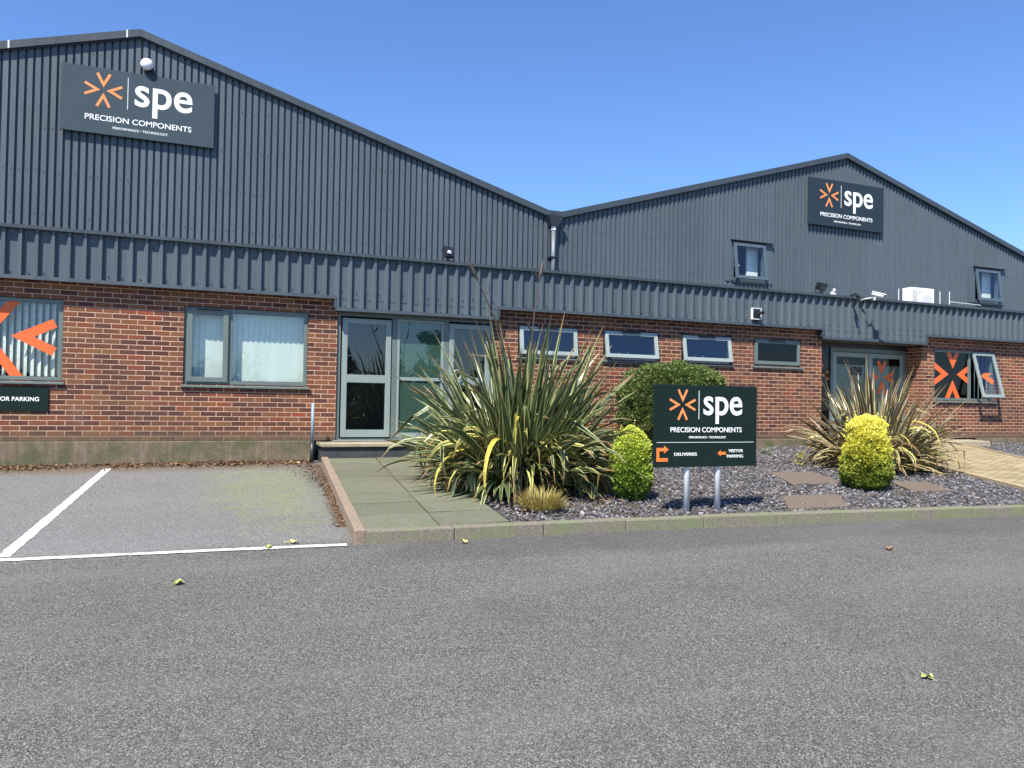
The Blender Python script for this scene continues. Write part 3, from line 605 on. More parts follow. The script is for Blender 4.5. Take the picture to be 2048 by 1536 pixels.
# a few things dimly visible inside the left entrance
# ---- right recessed entrance
YR = .42
MB().box(RX0, RX1, YR, .62, 1.99, 2.088).build('entrance_header', DARKF, office)
b = MB()
for a, c in ((12.245, 12.30), (12.90, 12.97), (15.08, 15.135)): b.box(a, c, YR, YR+.08, -.02, 1.988)
b.box(12.30, 12.90, YR+.002, YR+.078, -.02, .06); b.box(12.97, 15.08, YR+.002, YR+.078, 1.90, 1.987)
ent2 = b.build('entrance_screen', SAGE, office, bevel=.003, label='recessed grey-green framed glass entrance behind the bronze flax')
pane(12.30, 12.90, .06, 1.985, YR+.035, GLBLACK, ent2, 'side_pane')
b = MB(); logo(b, 12.62, 1.36, .24, YR+.033, .003, wd=.2); b.build('decal', OR2, ent2)
text('lettering', 'spe', 12.74, 12.88, 1.25, 1.42, YR+.033, LETD, ent2, .02)
for a, c in ((12.975, 14.02), (14.03, 15.075)):
    b = MB(); frame_box(b, a, c, YR+.01, YR+.06, 0.0, 1.89, .10, .14); d = b.build('door', SAGE_LT, ent2, bevel=.004)
    pane(a+.10, c-.10, .14, 1.62, YR+.03, GLMILK2, ent2); pane(a+.10, c-.10, 1.625, 1.79, YR+.03, GLBLACK, ent2, 'top_pane')
    hx = c-.05 if a < 13.5 else a+.05
    MB().tube([(hx, YR+.01, .95), (hx, YR-.05, .95), (hx, YR-.05, 1.35), (hx, YR+.01, 1.35)], .014, 8).build('door_handle', ALU, ent2)
text('lettering', 'spe', 13.50, 13.84, 1.30, 1.58, YR+.028, LETD, ent2, .015)
b = MB(); logo(b, 14.42, 1.36, .36, YR+.028, .003, wd=.22); b.build('decal', DECOR, ent2)
# entrance steps
st = empty('entrance_step', (3.3, -.35, -.23), 'low concrete step with dark riser in front of the left glazed door', 'step')
MB().box(1.80, 4.92, -.62, .02, -.07, -.022).build('tread', STEP, st, bevel=.006)
MB().hexa([(1.84, -.585, -.40), (4.88, -.585, -.40), (4.88, 0, -.40), (1.84, 0, -.40)], [(1.84, -.585, -.071), (4.88, -.585, -.071), (4.88, 0, -.071), (1.84, 0, -.071)]).build('riser', RISER, st)
b = MB(); b.hexa([(12.26, -.52, -.3), (16.75, -.52, -.3), (16.75, .0, -.3), (12.26, .0, -.3)], [(12.26, -.50, -.045), (16.70, -.50, -.045), (16.70, 0, -.03), (12.26, 0, -.03)])
b.build('entrance_step', STEP, bevel=.012, label='wide pale concrete step in front of the recessed entrance', cat='step')
MB().box(RX0, RX1, .0, YR+.1, -.12, -.025).build('recess_floor', STEP, office)
# ------------------------------------------------------------------ two gable halls
YG = 2.44; SL = .2945
def hall(xl, xp, xr, zp, xa, label, gaps, off, prof=(.040, .008, .027)):
    z_at = lambda x: zp-SL*abs(x-xp)
    h = empty('gable_hall', (xp, YG, 0), label, 'building')
    b = MB(); P = ribs(xa, xr, .1175, *prof, off, YG+prof[2])
    out = [P[0]]
    for q in P[1:]:
        if out[-1][0] < xp < q[0]:
            t_ = (xp-out[-1][0])/(q[0]-out[-1][0]); out.append((xp, out[-1][1]+(q[1]-out[-1][1])*t_))
        out.append(q)
    sheet(b, out, lambda x: 2.5, z_at, gaps); b.build('gable_cladding', CL, h)
    # verge trims (one each side), ridge cap, roof planes
    for s_, x0 in ((-1, xa), (1, xr)):
        if s_ > 0 and x0 <= xp or s_ < 0 and x0 >= xp: continue
        L = abs(x0-xp); q = [(xp, zp), (x0, z_at(x0))]
        t = MB(); a, c = (q[1], q[0]) if s_ < 0 else (q[0], q[1])
        t.prism_y([(a[0], a[1]-.07), (c[0], c[1]-.07), (c[0], c[1]+.06), (a[0], a[1]+.06)], YG-.075, YG+.06); v = t.build('verge_trim', TRIM, h)
        t = MB(); t.prism_y([(a[0], a[1]-.092), (c[0], c[1]-.092), (c[0], c[1]-.0715), (a[0], a[1]-.0715)], YG-.03, YG+.03); t.build('verge_shade_strip', DKTRIM, v)  # dark strip standing in for the shadowed gap under the trim
        t = MB(); t.prism_y([(a[0], a[1]-.03), (c[0], c[1]-.03), (c[0], c[1]+.05), (a[0], a[1]+.05)], YG+.062, 34); t.build('roof', DKTRIM, h)
        for k in range(1, int(L/3.0)+1):
            xx = xp+s_*(.25+k*2.9)
            if s_ > 0 or xp > 0 or k > 2: continue
            xx = (-1.28, -3.05)[k-1]; zz = z_at(xx); MB().prism_y([(xx-.012, zz-.069), (xx+.012, zz-.069), (xx+.012, zz+.064), (xx-.012, zz+.064)], YG-.079, YG-.0745).build('trim_joint', POSTM, v)
    sb = MB(); r = random.Random(int(xp*7)+50)           # fixing screws in loose rows across the sheets
    for zr in (3.25, 3.72, 4.45, 5.2, 5.95, 6.6):
        k = 0
        while xa+k*.1175 < xr:
            x = off+.1175*(math.floor((xa-off)/.1175)+1+k); k += 1
            if x > xr-.1 or zr > z_at(x)-.25 or r.random() > .42 or any(a-.3 < x < c+.3 and d-.1 < zr < e+.2 for a, c, d, e in gaps): continue
            z = zr+r.uniform(-.012, .012); sb.tube([(x, YG-.001, z), (x, YG-.009, z)], .008, 6)
    sb.build('fixing_screw', BLACK, h, kind='stuff')
    return h, z_at
hL, zL = hall(-9.2, -1.07, 6.98, 7.09, -9.2, 'large blue-grey ribbed metal gable of the left factory hall', [], -2.43+.04, (.029, .005, .042))
hR, zR = hall(7.10, 15.30, 23.4, 7.11, 7.10, 'blue-grey ribbed metal gable of the right factory hall, with two windows', [(11.76, 12.78, 3.66, 4.58), (19.98, 21.02, 3.66, 4.60)], 7.15)
b = MB(); b.box(6.98, 7.10, YG-.02, YG+.06, 2.6, 4.72); b.build('valley_flashing', DKTRIM, hR)
MB().box(6.84, 7.24, YG-.06, 30, 4.66, 4.80).build('valley_gutter', DKTRIM, hR)
# upstairs windows
for k, (x0, x1, z0, z1) in enumerate(((11.78, 12.76, 3.68, 4.56), (20.0, 21.0, 3.68, 4.58))):
    b = MB(); frame_box(b, x0-.02, x1+.02, YG-.005, YG+.09, z0-.02, z1+.02, .07)
    f = b.build('window', BLUEF, hR, label=['upstairs window left of the right-hand gable sign', 'upstairs window at the far right of the gable'][k])
    for a_, c_ in ((x0-.20, x0-.021), (x1+.021, x1+.22)): MB().box(a_, c_, YG-.012, YG+.02, z0-.05, z1+.06).build('surround_panel', CL, f)
    b = MB(); b.hexa([(x0-.06, YG-.09, z1+.05), (x1+.22, YG-.09, z1+.05), (x1+.22, YG+.02, z1+.06), (x0-.06, YG+.02, z1+.06)], [(x0-.06, YG-.09, z1+.062), (x1+.22, YG-.09, z1+.062), (x1+.22, YG+.02, z1+.085), (x0-.06, YG+.02, z1+.085)]); b.build('drip_flashing', TRIM, f)
    M = Matrix.Translation((0, YG-.01, z1)) @ Matrix.Rotation(R(-7), 4, 'X') @ Matrix.Translation((0, -(YG-.01), -z1))
    b = MB(M); frame_box(b, x0+.02, x1-.02, YG-.06, YG-.012, z0, z1-.01, .075); b.build('sash', BLUEF, f, bevel=.004); pane(x0+.095, x1-.095, z0+.075, z1-.085, YG-.035, GLASS, f, M=M)
    b = MB(); b.box(x0+.02, x1-.02, YG-.03, YG+.02, z0-.075, z0-.03); b.build('sill', DKTRIM, f)
    b = MB(); b.box(x0+.60, x1-.05, YG+.20, YG+.24, z0, z1); b.build('blind', WHITE, f)
    b = MB(); b.box(x0-.5, x1+.5, YG+1.4, YG+1.45, z0-.5, z1+.5); b.box(x0-.5, x1+.5, YG+.15, YG+1.4, z1+.4, z1+.45); b.box(x0-.55, x0-.5, YG+.15, YG+1.4, z0-.5, z1+.4); b.box(x1+.5, x1+.55, YG+.15, YG+1.4, z0-.5, z1+.4); b.box(x0-.5, x1+.5, YG+.15, YG+1.4, z0-.55, z0-.5); b.build('room', ROOM, f)
    if k == 0: MB().box(x0+.1, x0+.34, YG+.14, YG+.3, z0+.36, z0+.40).build('shelf', OFFW, f)
# downpipe with hopper
dp = empty('downpipe', (7.03, YG-.12, 2.95), 'pale grey downpipe with hopper in the valley between the two gables', 'downpipe')
MB().tube([(7.03, YG-.10, 2.9), (7.03, YG-.10, 4.40)], .045, 12).build('pipe', simple('pipe_grey', (.13, .155, .18), .4), dp, smooth=True)
MB().tube([(7.03, YG-.10, 4.36), (7.03, YG-.10, 4.46)], .056, 12).build('collar', POSTM, dp)
MB().hexa([(6.95, YG-.17, 4.44), (7.11, YG-.17, 4.44), (7.11, YG-.03, 4.44), (6.95, YG-.03, 4.44)], [(6.85, YG-.22, 4.66), (7.21, YG-.22, 4.66), (7.21, YG-.03, 4.66), (6.85, YG-.03, 4.66)]).build('hopper', DKTRIM, dp)
MB().box(6.95, 7.11, YG-.155, YG+.02, 3.76, 3.79).build('bracket', BLACK, dp)
# ------------------------------------------------------------------ signs
def company_sign(x0, z1, wd_, ht, y, name, label, mat, boardth=.03, split=1.0, big=True, par=None):
    s = empty(name, (x0+wd_/2, y, z1-ht), label, 'sign') if par is None else par
    MB().box(x0, x0+wd_, y, y+boardth, z1-ht, z1).build('board', mat, s, bevel=.003)
    X = lambda q: x0+q*wd_
    H = ht*split; Z = lambda q: z1-q*H
    b = MB(); logo(b, X(.264), Z(.335), .118*wd_ if big else .12*wd_, y-.001, .003, wd=.155, r0=.16); b.build('logo', OR2, s)
    b = MB(); b.box(X(.418), X(.4215), y-.005, y-.001, Z(.575), Z(.09)); b.build('divider', LET, s)
    text('lettering', 'spe', X(.465), X(.848), Z(.655), Z(.185), y-.001, LET, s, .012)
    text('lettering', 'PRECISION COMPONENTS', X(.152), X(.845), Z(.80), Z(.715), y-.001, LET, s, .008)
    text('lettering', 'PERFORMANCE \u2022 TECHNOLOGY', X(.328), X(.688), Z(.905), Z(.868), y-.001, LET, s, .006)
    for px, pz in ((.055, .28), (.055, .93), (.95, .07), (.95, .93)): 
        if big: MB().tube([(X(px), y-.006, z1-pz*ht), (X(px), y, z1-pz*ht)], .009, 8).build('fixing_screw', DKTRIM, s)
    return s
company_sign(-2.27, 6.345, 2.45, 1.15, 2.36, 'wall_sign', 'large blue-grey company sign high on the left gable', SIGN)
company_sign(14.03, 6.405, 2.50, 1.18, 2.36, 'wall_sign', 'dark company sign high on the right gable', simple('sign_navy', (.022, .037, .050), .65, .06, 2, .15))
bd = empty('freestanding_sign', (5.35, -5.42, -.47), 'dark green freestanding company sign on two grey posts by the kerb', 'sign')
company_sign(4.655, .912, 1.392, .915, -5.46, '', '', SIGND, .02, .72, False, par=bd)
SX = lambda q: 4.655+1.392*q; SZ = lambda q: .912-.915*q
MB().box(SX(.025), SX(.965), -5.464, -5.4605, SZ(.702), SZ(.697)).build('divider', LET, bd)
b = MB(); b.box(SX(.025), SX(.050), -5.465, -5.461, SZ(.93), SZ(.765)); b.box(SX(.0502), SX(.13), -5.4652, -5.461, SZ(.93), SZ(.888)); b.box(SX(.0502), SX(.095), -5.4652, -5.461, SZ(.805), SZ(.765)); b.prism_y([(SX(.0952), SZ(.832)), (SX(.137), SZ(.785)), (SX(.0952), SZ(.738))], -5.4654, -5.461); b.build('arrow', ORANGE, bd)
b = MB(); b.box(SX(.638), SX(.688), -5.465, -5.461, SZ(.855), SZ(.82)); b.prism_y([(SX(.606), SZ(.8375)), (SX(.6378), SZ(.875)), (SX(.6378), SZ(.80))], -5.4652, -5.461); b.build('arrow', ORANGE, bd)
text('lettering', 'DELIVERIES', SX(.19), SX(.405), SZ(.862), SZ(.825), -5.461, LET, bd, .012)
text('lettering', 'VISITOR', SX(.715), SX(.862), SZ(.826), SZ(.789), -5.461, LET, bd, .012); text('lettering', 'PARKING', SX(.70), SX(.862), SZ(.893), SZ(.856), -5.461, LET, bd, .012)
for px in (5.125, 5.545): MB().tube([(px, -5.405, -.62), (px, -5.405, .80)], .035, 14).build('post', POSTM, bd, smooth=True)
b = MB(); b.box(4.60, 4.655-.001, -5.462, -5.43, 0, .91); 
# parking sign under the far left window
ps = empty('parking_sign', (-2.85, -.02, .43), 'long dark parking sign on the brick below the far left window', 'sign')
MB().box(-3.85, -1.955, -.02, -.002, .425, .775).build('board', SIGND, ps, bevel=.002)
text('lettering', 'VISITOR PARKING', -2.72, -2.07, .570, .630, -.021, LET, ps, .02)
# ------------------------------------------------------------------ lamps, cameras, plant on the fascia
sl_ = empty('wall_lamp', (-.95, YG, 6.45), 'white round lamp on a bracket above the large gable sign', 'lamp')
bmv = MB(); N1, N2 = 12, 16
for i in range(N1+1):
    a = math.pi*i/N1
    for j in range(N2): c = 2*math.pi*j/N2; bmv.v.append(Vector((-.95+.105*math.sin(a)*math.cos(c), 2.315-.075*math.cos(a), 6.52+.105*math.sin(a)*math.sin(c))))
for i in range(N1):
    for j in range(N2): bmv.f.append((i*N2+j, i*N2+(j+1) % N2, (i+1)*N2+(j+1) % N2, (i+1)*N2+j))
bmv.build('globe', WHITE, sl_, smooth=True); MB().tube([(-.95, 2.26, 6.50), (-.92, 2.45, 6.44)], .03, 10).build('bracket', DARKF, sl_); MB().box(-1.0, -.84, 2.405, 2.425, 6.34, 6.50).build('backplate', BLACK, sl_)
def flood(name, loc, w_, h_, rotz, tilt, label, par=None, stem=True):
    e = empty(name, loc, label, 'floodlight'); L = Vector(loc)
    M = Matrix.Translation(L+Vector((0, 0, .17))) @ Matrix.Rotation(R(rotz), 4, 'Z') @ Matrix.Rotation(R(tilt), 4, 'X')
    MB(M).hexa([(-w_/2*.8, .06, -h_/2*.8), (w_/2*.8, .06, -h_/2*.8), (w_/2*.8, .06, h_/2*.8), (-w_/2*.8, .06, h_/2*.8)], [(-w_/2, -.04, -h_/2), (w_/2, -.04, -h_/2), (w_/2, -.04, h_/2), (-w_/2, -.04, h_/2)]).build('housing', BLACK, e, bevel=.005)
    MB(M).box(-w_/2+.02, w_/2-.02, -.046, -.0405, -h_/2+.02, h_/2-.02).build('lens', DARKF, e)
    MB(M).tube([(-w_/2-.012, 0, 0), (-w_/2-.012, 0, -h_/2-.05), (w_/2+.012, 0, -h_/2-.05), (w_/2+.012, 0, 0)], .009, 6).build('bracket', BLACK, e)
    MB().tube([L, L+Vector((0, 0, .09))], .02, 8).build('stem', DARKF, e)
    return e, M
e, M = flood('floodlight', (3.93, -.06, 3.035), .20, .20, 25, -18, 'small black floodlight with white sensor above the left glazed door')
MB(M).tube([(-.03, -.05, -.02), (-.03, -.085, -.03)], .03, 10).build('sensor', WHITE, e)
e, M = flood('floodlight', (12.15, -.06, 3.035), .34, .17, 20, 24, 'wide black floodlight standing on the fascia above the entrance')
MB().box(12.42, 12.50, -.12, -.04, 3.036, 3.12).tube([(12.46, -.13, 3.12), (12.46, -.09, 3.16)], .03, 8).build('sensor', OFFW, e)
cc = empty('security_camera', (13.2, -.2, 3.0), 'white security camera on an arm over the recessed entrance', 'camera')
MB().tube([(13.14, -.14, 2.96), (13.12, -.30, 2.98), (13.2, -.48, 3.0)], .016, 8).build('arm', OFFW, cc)
M = Matrix.Translation((13.22, -.52, 3.05)) @ Matrix.Rotation(R(35), 4, 'Z') @ Matrix.Rotation(R(18), 4, 'X')
MB(M).tube([(0, .10, 0), (0, -.14, 0)], .042, 12).build('body', WHITE, cc, smooth=True); MB(M).box(-.052, .052, -.18, .11, .036, .052).build('hood', WHITE, cc, bevel=.008); MB(M).tube([(0, -.1405, 0), (0, -.15, 0)], .033, 12).build('lens', BLACK, cc)
MB().tube([(13.2, -.47, 2.94), (13.21, -.5, 3.02)], .022, 8).build('joint', OFFW, cc)
c2 = empty('security_camera', (12.86, -.17, 2.97), 'small dark camera bracket left of the white camera on the fascia edge', 'camera')
MB().tube([(12.86, -.13, 3.04), (12.86, -.28, 3.07), (12.80, -.40, 3.02)], .02, 8).build('arm', DARKF, c2); MB().tube([(12.83, -.34, 3.05), (12.77, -.46, 2.98)], .038, 10).build('body', BLACK, c2)
bx = empty('bulkhead_light', (10.35, -.16, 2.42), 'square black lamp in a white frame on the fascia beside the closed window', 'lamp')
b = MB(); frame_box(b, 10.25, 10.47, -.21, -.155, 2.40, 2.63, .014); b.build('frame', WHITE, bx); MB().box(10.265, 10.455, -.205, -.156, 2.415, 2.615).build('housing', DARKF, bx)
MB().tube([(10.36, -.206, 2.52), (10.36, -.225, 2.52)], .07, 14).build('lens', BLACK, bx, smooth=False); MB().tube([(10.38, -.22, 2.51), (10.43, -.33, 2.54)], [.026, .034], 10).build('sensor', BLACK, bx)
ac = empty('air_conditioner', (16.6, 1.45, 2.9), 'white air conditioning unit standing on the flat roof', 'air conditioner')
MB().box(16.32, 17.10, 1.3, 1.58, 2.98, 3.665).build('casing', WHITE, ac, bevel=.015)
b = MB()
for k in range(6): b.box(16.35+.03*k, 16.362+.03*k, 1.294, 1.2985, 3.05, 3.60)
b.build('grille', simple('grille_grey', (.3, .3, .3), .5), ac); MB().box(16.58, 16.62, 1.294, 1.2985, 3.54, 3.56).build('badge', DARKF, ac)
MB().tube([(16.84, 1.2985, 3.32), (16.84, 1.29, 3.32)], .20, 24).build('fan_guard', OFFW, ac)
b = MB(); b.box(16.40, 16.47, 1.33, 1.6, 2.90, 2.979); b.box(16.95, 17.02, 1.33, 1.6, 2.90, 2.979); b.build('foot', BLACK, ac)
for xx, hh, lb in ((16.40, 3.68, 'thin white pole left of the air conditioning unit'), (17.54, 3.66, 'thin white pole nearest the right side of the air conditioning unit'), (17.88, 3.68, 'thin white pole with a rail, furthest right of the air conditioning unit')):
    MB().tube([(xx, 1.5+(.25 if xx < 17 else 0), 2.9), (xx, 1.5+(.25 if xx < 17 else 0), hh)], .009, 6).build('roof_pole', WHITE, label=lb, cat='pole', group='thin white poles on the flat roof')
MB().tube([(17.75, 1.40, 3.40), (18.9, 1.40, 3.38)], .008, 6).build('roof_rail', WHITE, label='thin white rail along the flat roof beside the poles', cat='rail')
# vent pipe by the steps
vp = empty('standing_pipe', (1.70, -.28, -.35), 'blue-grey upright pipe at the left end of the door step', 'pipe')
MB().tube([(1.70, -.28, -.02), (1.70, -.28, .60)], .024, 12).build('pipe', simple('pipe_blue', (.22, .32, .40), .4), vp, smooth=True); MB().tube([(1.70, -.28, -.36), (1.70, -.28, -.02)], .032, 12).build('socket', DARKF, vp, smooth=True)
# inspection covers / slabs in the bed
def slab(pts, h_, label):
    b = MB(); q = pts; b.hexa([(x, y, zB(x, y)-.02) for x, y in q], [(x, y, zB(x, y)+h_) for x, y in q]); b.build('concrete_cover', COVER, bevel=.008, label=label, cat='cover slab', group='brown cover slabs in the slate')
slab([(6.38, -5.62), (7.22, -5.70), (7.73, -5.02), (6.90, -4.92)], .028, 'brown concrete cover slab close to the kerb, right of the sign')
slab([(7.75, -4.15), (8.62, -4.22), (8.95, -3.25), (8.2, -3.15)], .028, 'brown cover slab lying left of the broad golden conifer')
slab([(9.05, -5.0), (9.65, -5.12), (10.0, -4.45), (9.40, -4.35)], .03, 'brown cover slab lying right of the broad golden conifer')
# ------------------------------------------------------------------ plants
def blade(b, base, az, el0, L, w_, droop, segs=8, twist=0, fold=.35, kink=None):
    p = Vector(base); a = el0; h = Vector((math.cos(az), math.sin(az), 0)); side0 = Vector((-math.sin(az), math.cos(az), 0)); n0 = len(b.v)
    if b.uv is None: b.uv = []
    for i in range(segs+1):
        t_ = i/segs; d = h*math.cos(a)+Vector((0, 0, 1))*math.sin(a); up = -h*math.sin(a)+Vector((0, 0, 1))*math.cos(a)
        tw = twist*t_; side = side0*math.cos(tw)+up*math.sin(tw); nup = d.cross(side)*-1 if False else side.cross(d)*-1
        ww = w_*(.55+.45*min(1, t_*4))*(1-max(0, (t_-.45)/.55)**1.6*.94)*.5
        b.v += [p-side*ww, p-up*ww*fold, p+side*ww]; b.uv += [(0, t_), (.5, t_), (1, t_)]
        if i < segs:
            q = n0+3*i; b.f += [(q, q+1, q+4, q+3), (q+1, q+2, q+5, q+4)]
        st_ = L/segs; p = p+d*st_; a -= droop*(.25+1.5*t_)/segs
        if kink and abs(t_-kink) < .5/segs: a -= 1.3
        zg = zB(p.x, p.y)+.02
        if p.z < zg: p.z = zg; a = max(a, 0.0)
def flax(name, c, n, Lr, wr, mat, label, seed, dead=60, yellow=18, stalks=(), spread=.22, lowfrac=.45):
    r = random.Random(seed); e = empty(name, (c[0], c[1], zB(*c)), label, 'plant'); b = MB()
    for i in range(n):
        az = r.uniform(0, 6.283); u = r.random(); el = R(88-72*u**1.05) if r.random() > lowfrac*.5 else R(r.uniform(8, 45))
        rr = spread*math.sqrt(r.random())*1.6; bx_, by_ = c[0]+rr*math.cos(az+r.uniform(-.8, .8)), c[1]+rr*math.sin(az+r.uniform(-.8, .8))
        L = r.uniform(*Lr)*(1-.62*(1-el/R(90))**1.5); dr_ = r.uniform(.15, .7)+(.9 if el < R(50) else 0)*r.random()+(1.2 if r.random() < .10 else 0)
        blade(b, (bx_, by_, zB(bx_, by_)+r.uniform(0, .06)), az, el, L, r.uniform(*wr), dr_, 8, r.uniform(-1.4, 1.4), .28, r.uniform(.5, .75) if r.random() < .10 else None)
    b.build('leaves', mat, e); b = MB()
    for i in range(int(n*.20)):
        az = r.uniform(-2.9, -.2) if r.random() < .75 else r.uniform(0, 6.28); rr = spread*1.7*math.sqrt(r.random()); bx_, by_ = c[0]+rr*math.cos(az), c[1]+rr*math.sin(az)
        blade(b, (bx_, by_, zB(bx_, by_)+r.uniform(.05, .3)), az, R(r.uniform(15, 68)), r.uniform(.36, .56)*Lr[1], r.uniform(*wr), r.uniform(2.0, 3.1), 9, r.uniform(-1.6, 1.6), .25)
    b.build('drooping_leaves', DROOP, e)
    b = MB()
    for i in range(dead):
        az = r.uniform(0, 6.283); rr = spread*1.5*r.random(); bx_, by_ = c[0]+rr*math.cos(az), c[1]+rr*math.sin(az)
        blade(b, (bx_, by_, zB(bx_, by_)+r.uniform(.1, .4)), az, R(r.uniform(-5, 55)), r.uniform(.25, .52)*Lr[1], r.uniform(*wr)*.6, r.uniform(1.5, 3.2), 8, r.uniform(-2, 2), .6)
    b.build('dry_leaves', DEADL, e)
    b = MB()
    for i in range(yellow):
        az = r.uniform(-3.0, -.1) if r.random() < .8 else r.uniform(0, 6.28); rr = spread*1.6*r.random(); bx_, by_ = c[0]+rr*math.cos(az), c[1]+rr*math.sin(az)
        blade(b, (bx_, by_, zB(bx_, by_)+r.uniform(.3, .5)), az, R(r.uniform(20, 60)), r.uniform(.5, .75)*Lr[1], r.uniform(*wr)*.75, r.uniform(2.6, 3.6), 10, r.uniform(-1.5, 1.5), .4)
    b.build('yellow_leaves', YLEAF, e)
    for pts in stalks:
        b = MB(); b.tube(pts, [.014-.008*i/(len(pts)-1) for i in range(len(pts))], 6); tip = Vector(pts[-1]); d = (tip-Vector(pts[-2])).normalized()
        b.tube([tip, tip+d*.10, tip+d*.2, tip+d*.30], [.012, .028, .022, .004], 6)
        for q in (1, 2, 3): 
            if len(pts) > 4: a0 = Vector(pts[-q]); b.tube([a0, a0+Vector((.05*(-1)**q, 0, .08)), a0+Vector((.06*(-1)**q, 0, .17))], [.006, .014, .003], 5)
        b.build('flower_stalk', STALK, e)
    return e
flax('flax_plant', (3.90, -3.45), 820, (1.25, 2.3), (.06, .098), FLAX, 'huge green and cream striped flax with two tall flower stalks, beside the path', 5, 170, 7,
     [[(3.75, -3.5, .2), (3.70, -3.45, 1.0), (3.62, -3.4, 1.6), (3.42, -3.35, 2.05), (3.33, -3.32, 2.25)], [(3.95, -3.5, .2), (4.02, -3.45, 1.0), (4.08, -3.4, 1.6), (4.13, -3.35, 1.95), (4.20, -3.32, 2.3)]], .30, .55)
flax('flax_plant', (10.45, -3.05), 380, (1.1, 2.0), (.042, .07), FLAXB, 'bronze-striped flax standing behind the broad golden conifer', 8, 110, 5, [], .26, .6)
def clipped(name, c, prof, n, size, mat, label, seed, wob=.06, cat='shrub', stem=None, sq=1.0):
    """dense clipped shrub: prof = [(z, radius)], foliage sprays through an outer shell"""
    r = random.Random(seed); z0 = zB(c[0], c[1]); e = empty(name, (c[0], c[1], z0), label, cat)
    def rad(z):
        for (a, ra), (b_, rb) in zip(prof[:-1], prof[1:]):
            if z <= b_: return ra+(rb-ra)*(z-a)/(b_-a)
        return prof[-1][1]
    H = prof[-1][0]; mx = max(q[1] for q in prof); core = MB(); K, J = 14, 20
    for i in range(K+1):
        z = prof[0][0]+(H-prof[0][0])*i/K
        for j in range(J): a = 6.283*j/J; q = rad(z)*.80; core.v.append(Vector((c[0]+q*math.cos(a), c[1]+q*math.sin(a), z0+z*.94)))
    for i in range(K):
        for j in range(J): core.f.append((i*J+j, i*J+(j+1) % J, (i+1)*J+(j+1) % J, (i+1)*J+j))
    core.f.append(tuple(range(J-1, -1, -1))); core.f.append(tuple(K*J+j for j in range(J))); core.build('inner_twigs', CORE, e)
    b = MB(); nz = Vector((seed*3.1, 1.7, .3))
    for i in range(n):
        z = r.uniform(prof[0][0], H); a = r.uniform(0, 6.283)
        if r.random() > .25+.75*rad(z)/mx: continue
        if r.random() < .22: z = H*(1-.16*r.random()**1.5); fr_ = math.sqrt(r.random())
        else: fr_ = 1
        q = rad(z)*fr_; dirv = Vector((math.cos(a), math.sin(a), 0))
        p = Vector((c[0], c[1], z0+z))+dirv*q
        wv = mnoise.noise(p*4.5+nz)*wob*1.3+mnoise.noise(p*11+nz)*wob*.8; p += dirv*(wv-r.random()*.05)*(1 if fr_ == 1 else .3)+Vector((0, 0, wv*.8 if fr_ < 1 else 0))
        out = (dirv*(1.0 if fr_ == 1 else .35)+Vector((0, 0, .25+(z/H)**3*1.2))).normalized()
        d = (out+Vector((r.gauss(0, .45), r.gauss(0, .45), r.gauss(.15, .4)))).normalized(); s_ = size*r.uniform(.6, 1.25)
        sd = d.cross(Vector((r.gauss(0, 1), r.gauss(0, 1), r.gauss(0, 1)))).normalized(); n0 = len(b.v)
        b.v += [p-sd*s_*.32, p+d*s_*.5-sd*s_*.42, p+d*s_*1.1, p+d*s_*.5+sd*s_*.42, p+sd*s_*.32]; b.f.append((n0, n0+1, n0+2, n0+3, n0+4))
    for i in range(int(n/260)):
        z = H*r.uniform(.25, 1); a = r.uniform(0, 6.283); q = rad(z)*.97; dv = Vector((math.cos(a), math.sin(a), 0)); p = Vector((c[0], c[1], z0+z))+dv*q; g_ = (dv*r.uniform(.3, 1)+Vector((r.gauss(0, .3), r.gauss(0, .3), .9))).normalized()
        for k in range(r.randint(4, 8)):
            pp = p+g_*k*size*.55; d = (g_+Vector((r.gauss(0, .6), r.gauss(0, .6), r.gauss(0, .6)))).normalized(); sd = d.cross(Vector((r.gauss(0, 1), r.gauss(0, 1), 1))).normalized(); n0 = len(b.v)
            b.v += [pp, pp+d*size*.5-sd*size*.3, pp+d*size, pp+d*size*.5+sd*size*.3]; b.f.append((n0, n0+1, n0+2, n0+3))
    b.build('foliage', mat, e)
    if stem: MB().tube([(c[0], c[1], z0-.03), (c[0], c[1], z0+stem)], .05, 8).build('stem', BARK, e)
    return e
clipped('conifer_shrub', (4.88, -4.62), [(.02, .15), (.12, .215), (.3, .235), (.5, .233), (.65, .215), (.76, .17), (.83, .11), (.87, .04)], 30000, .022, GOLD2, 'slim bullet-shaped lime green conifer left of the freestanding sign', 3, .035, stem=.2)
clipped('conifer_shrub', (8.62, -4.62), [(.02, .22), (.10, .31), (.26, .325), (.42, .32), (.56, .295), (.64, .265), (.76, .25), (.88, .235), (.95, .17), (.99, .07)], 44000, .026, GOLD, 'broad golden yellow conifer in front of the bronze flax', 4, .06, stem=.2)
clipped('round_bush', (7.70, -1.25), [(.05, .60), (.3, .82), (.7, .93), (1.05, .93), (1.32, .87), (1.48, .74), (1.58, .48), (1.62, .18)], 75000, .031, BUSHM, 'large rounded dark green bush behind the freestanding sign', 6, .10, cat='bush', stem=.3)
def tuft(name, c, n, L, w_, mat, label, seed, spread, elr=(25, 85), z=None):
    r = random.Random(seed); b = MB()
    for i in range(n):
        az = r.uniform(0, 6.283); rr = spread*math.sqrt(r.random()); x, y = c[0]+rr*math.cos(az), c[1]+rr*math.sin(az)
        blade(b, (x, y, zB(x, y)+(z or 0)), az+r.uniform(-.6, .6), R(r.uniform(*elr)), L*r.uniform(.6, 1.1), w_, r.uniform(.3, 1.6), 4, 0, .2)
    return b.build(name, mat, label=label, cat='plant')
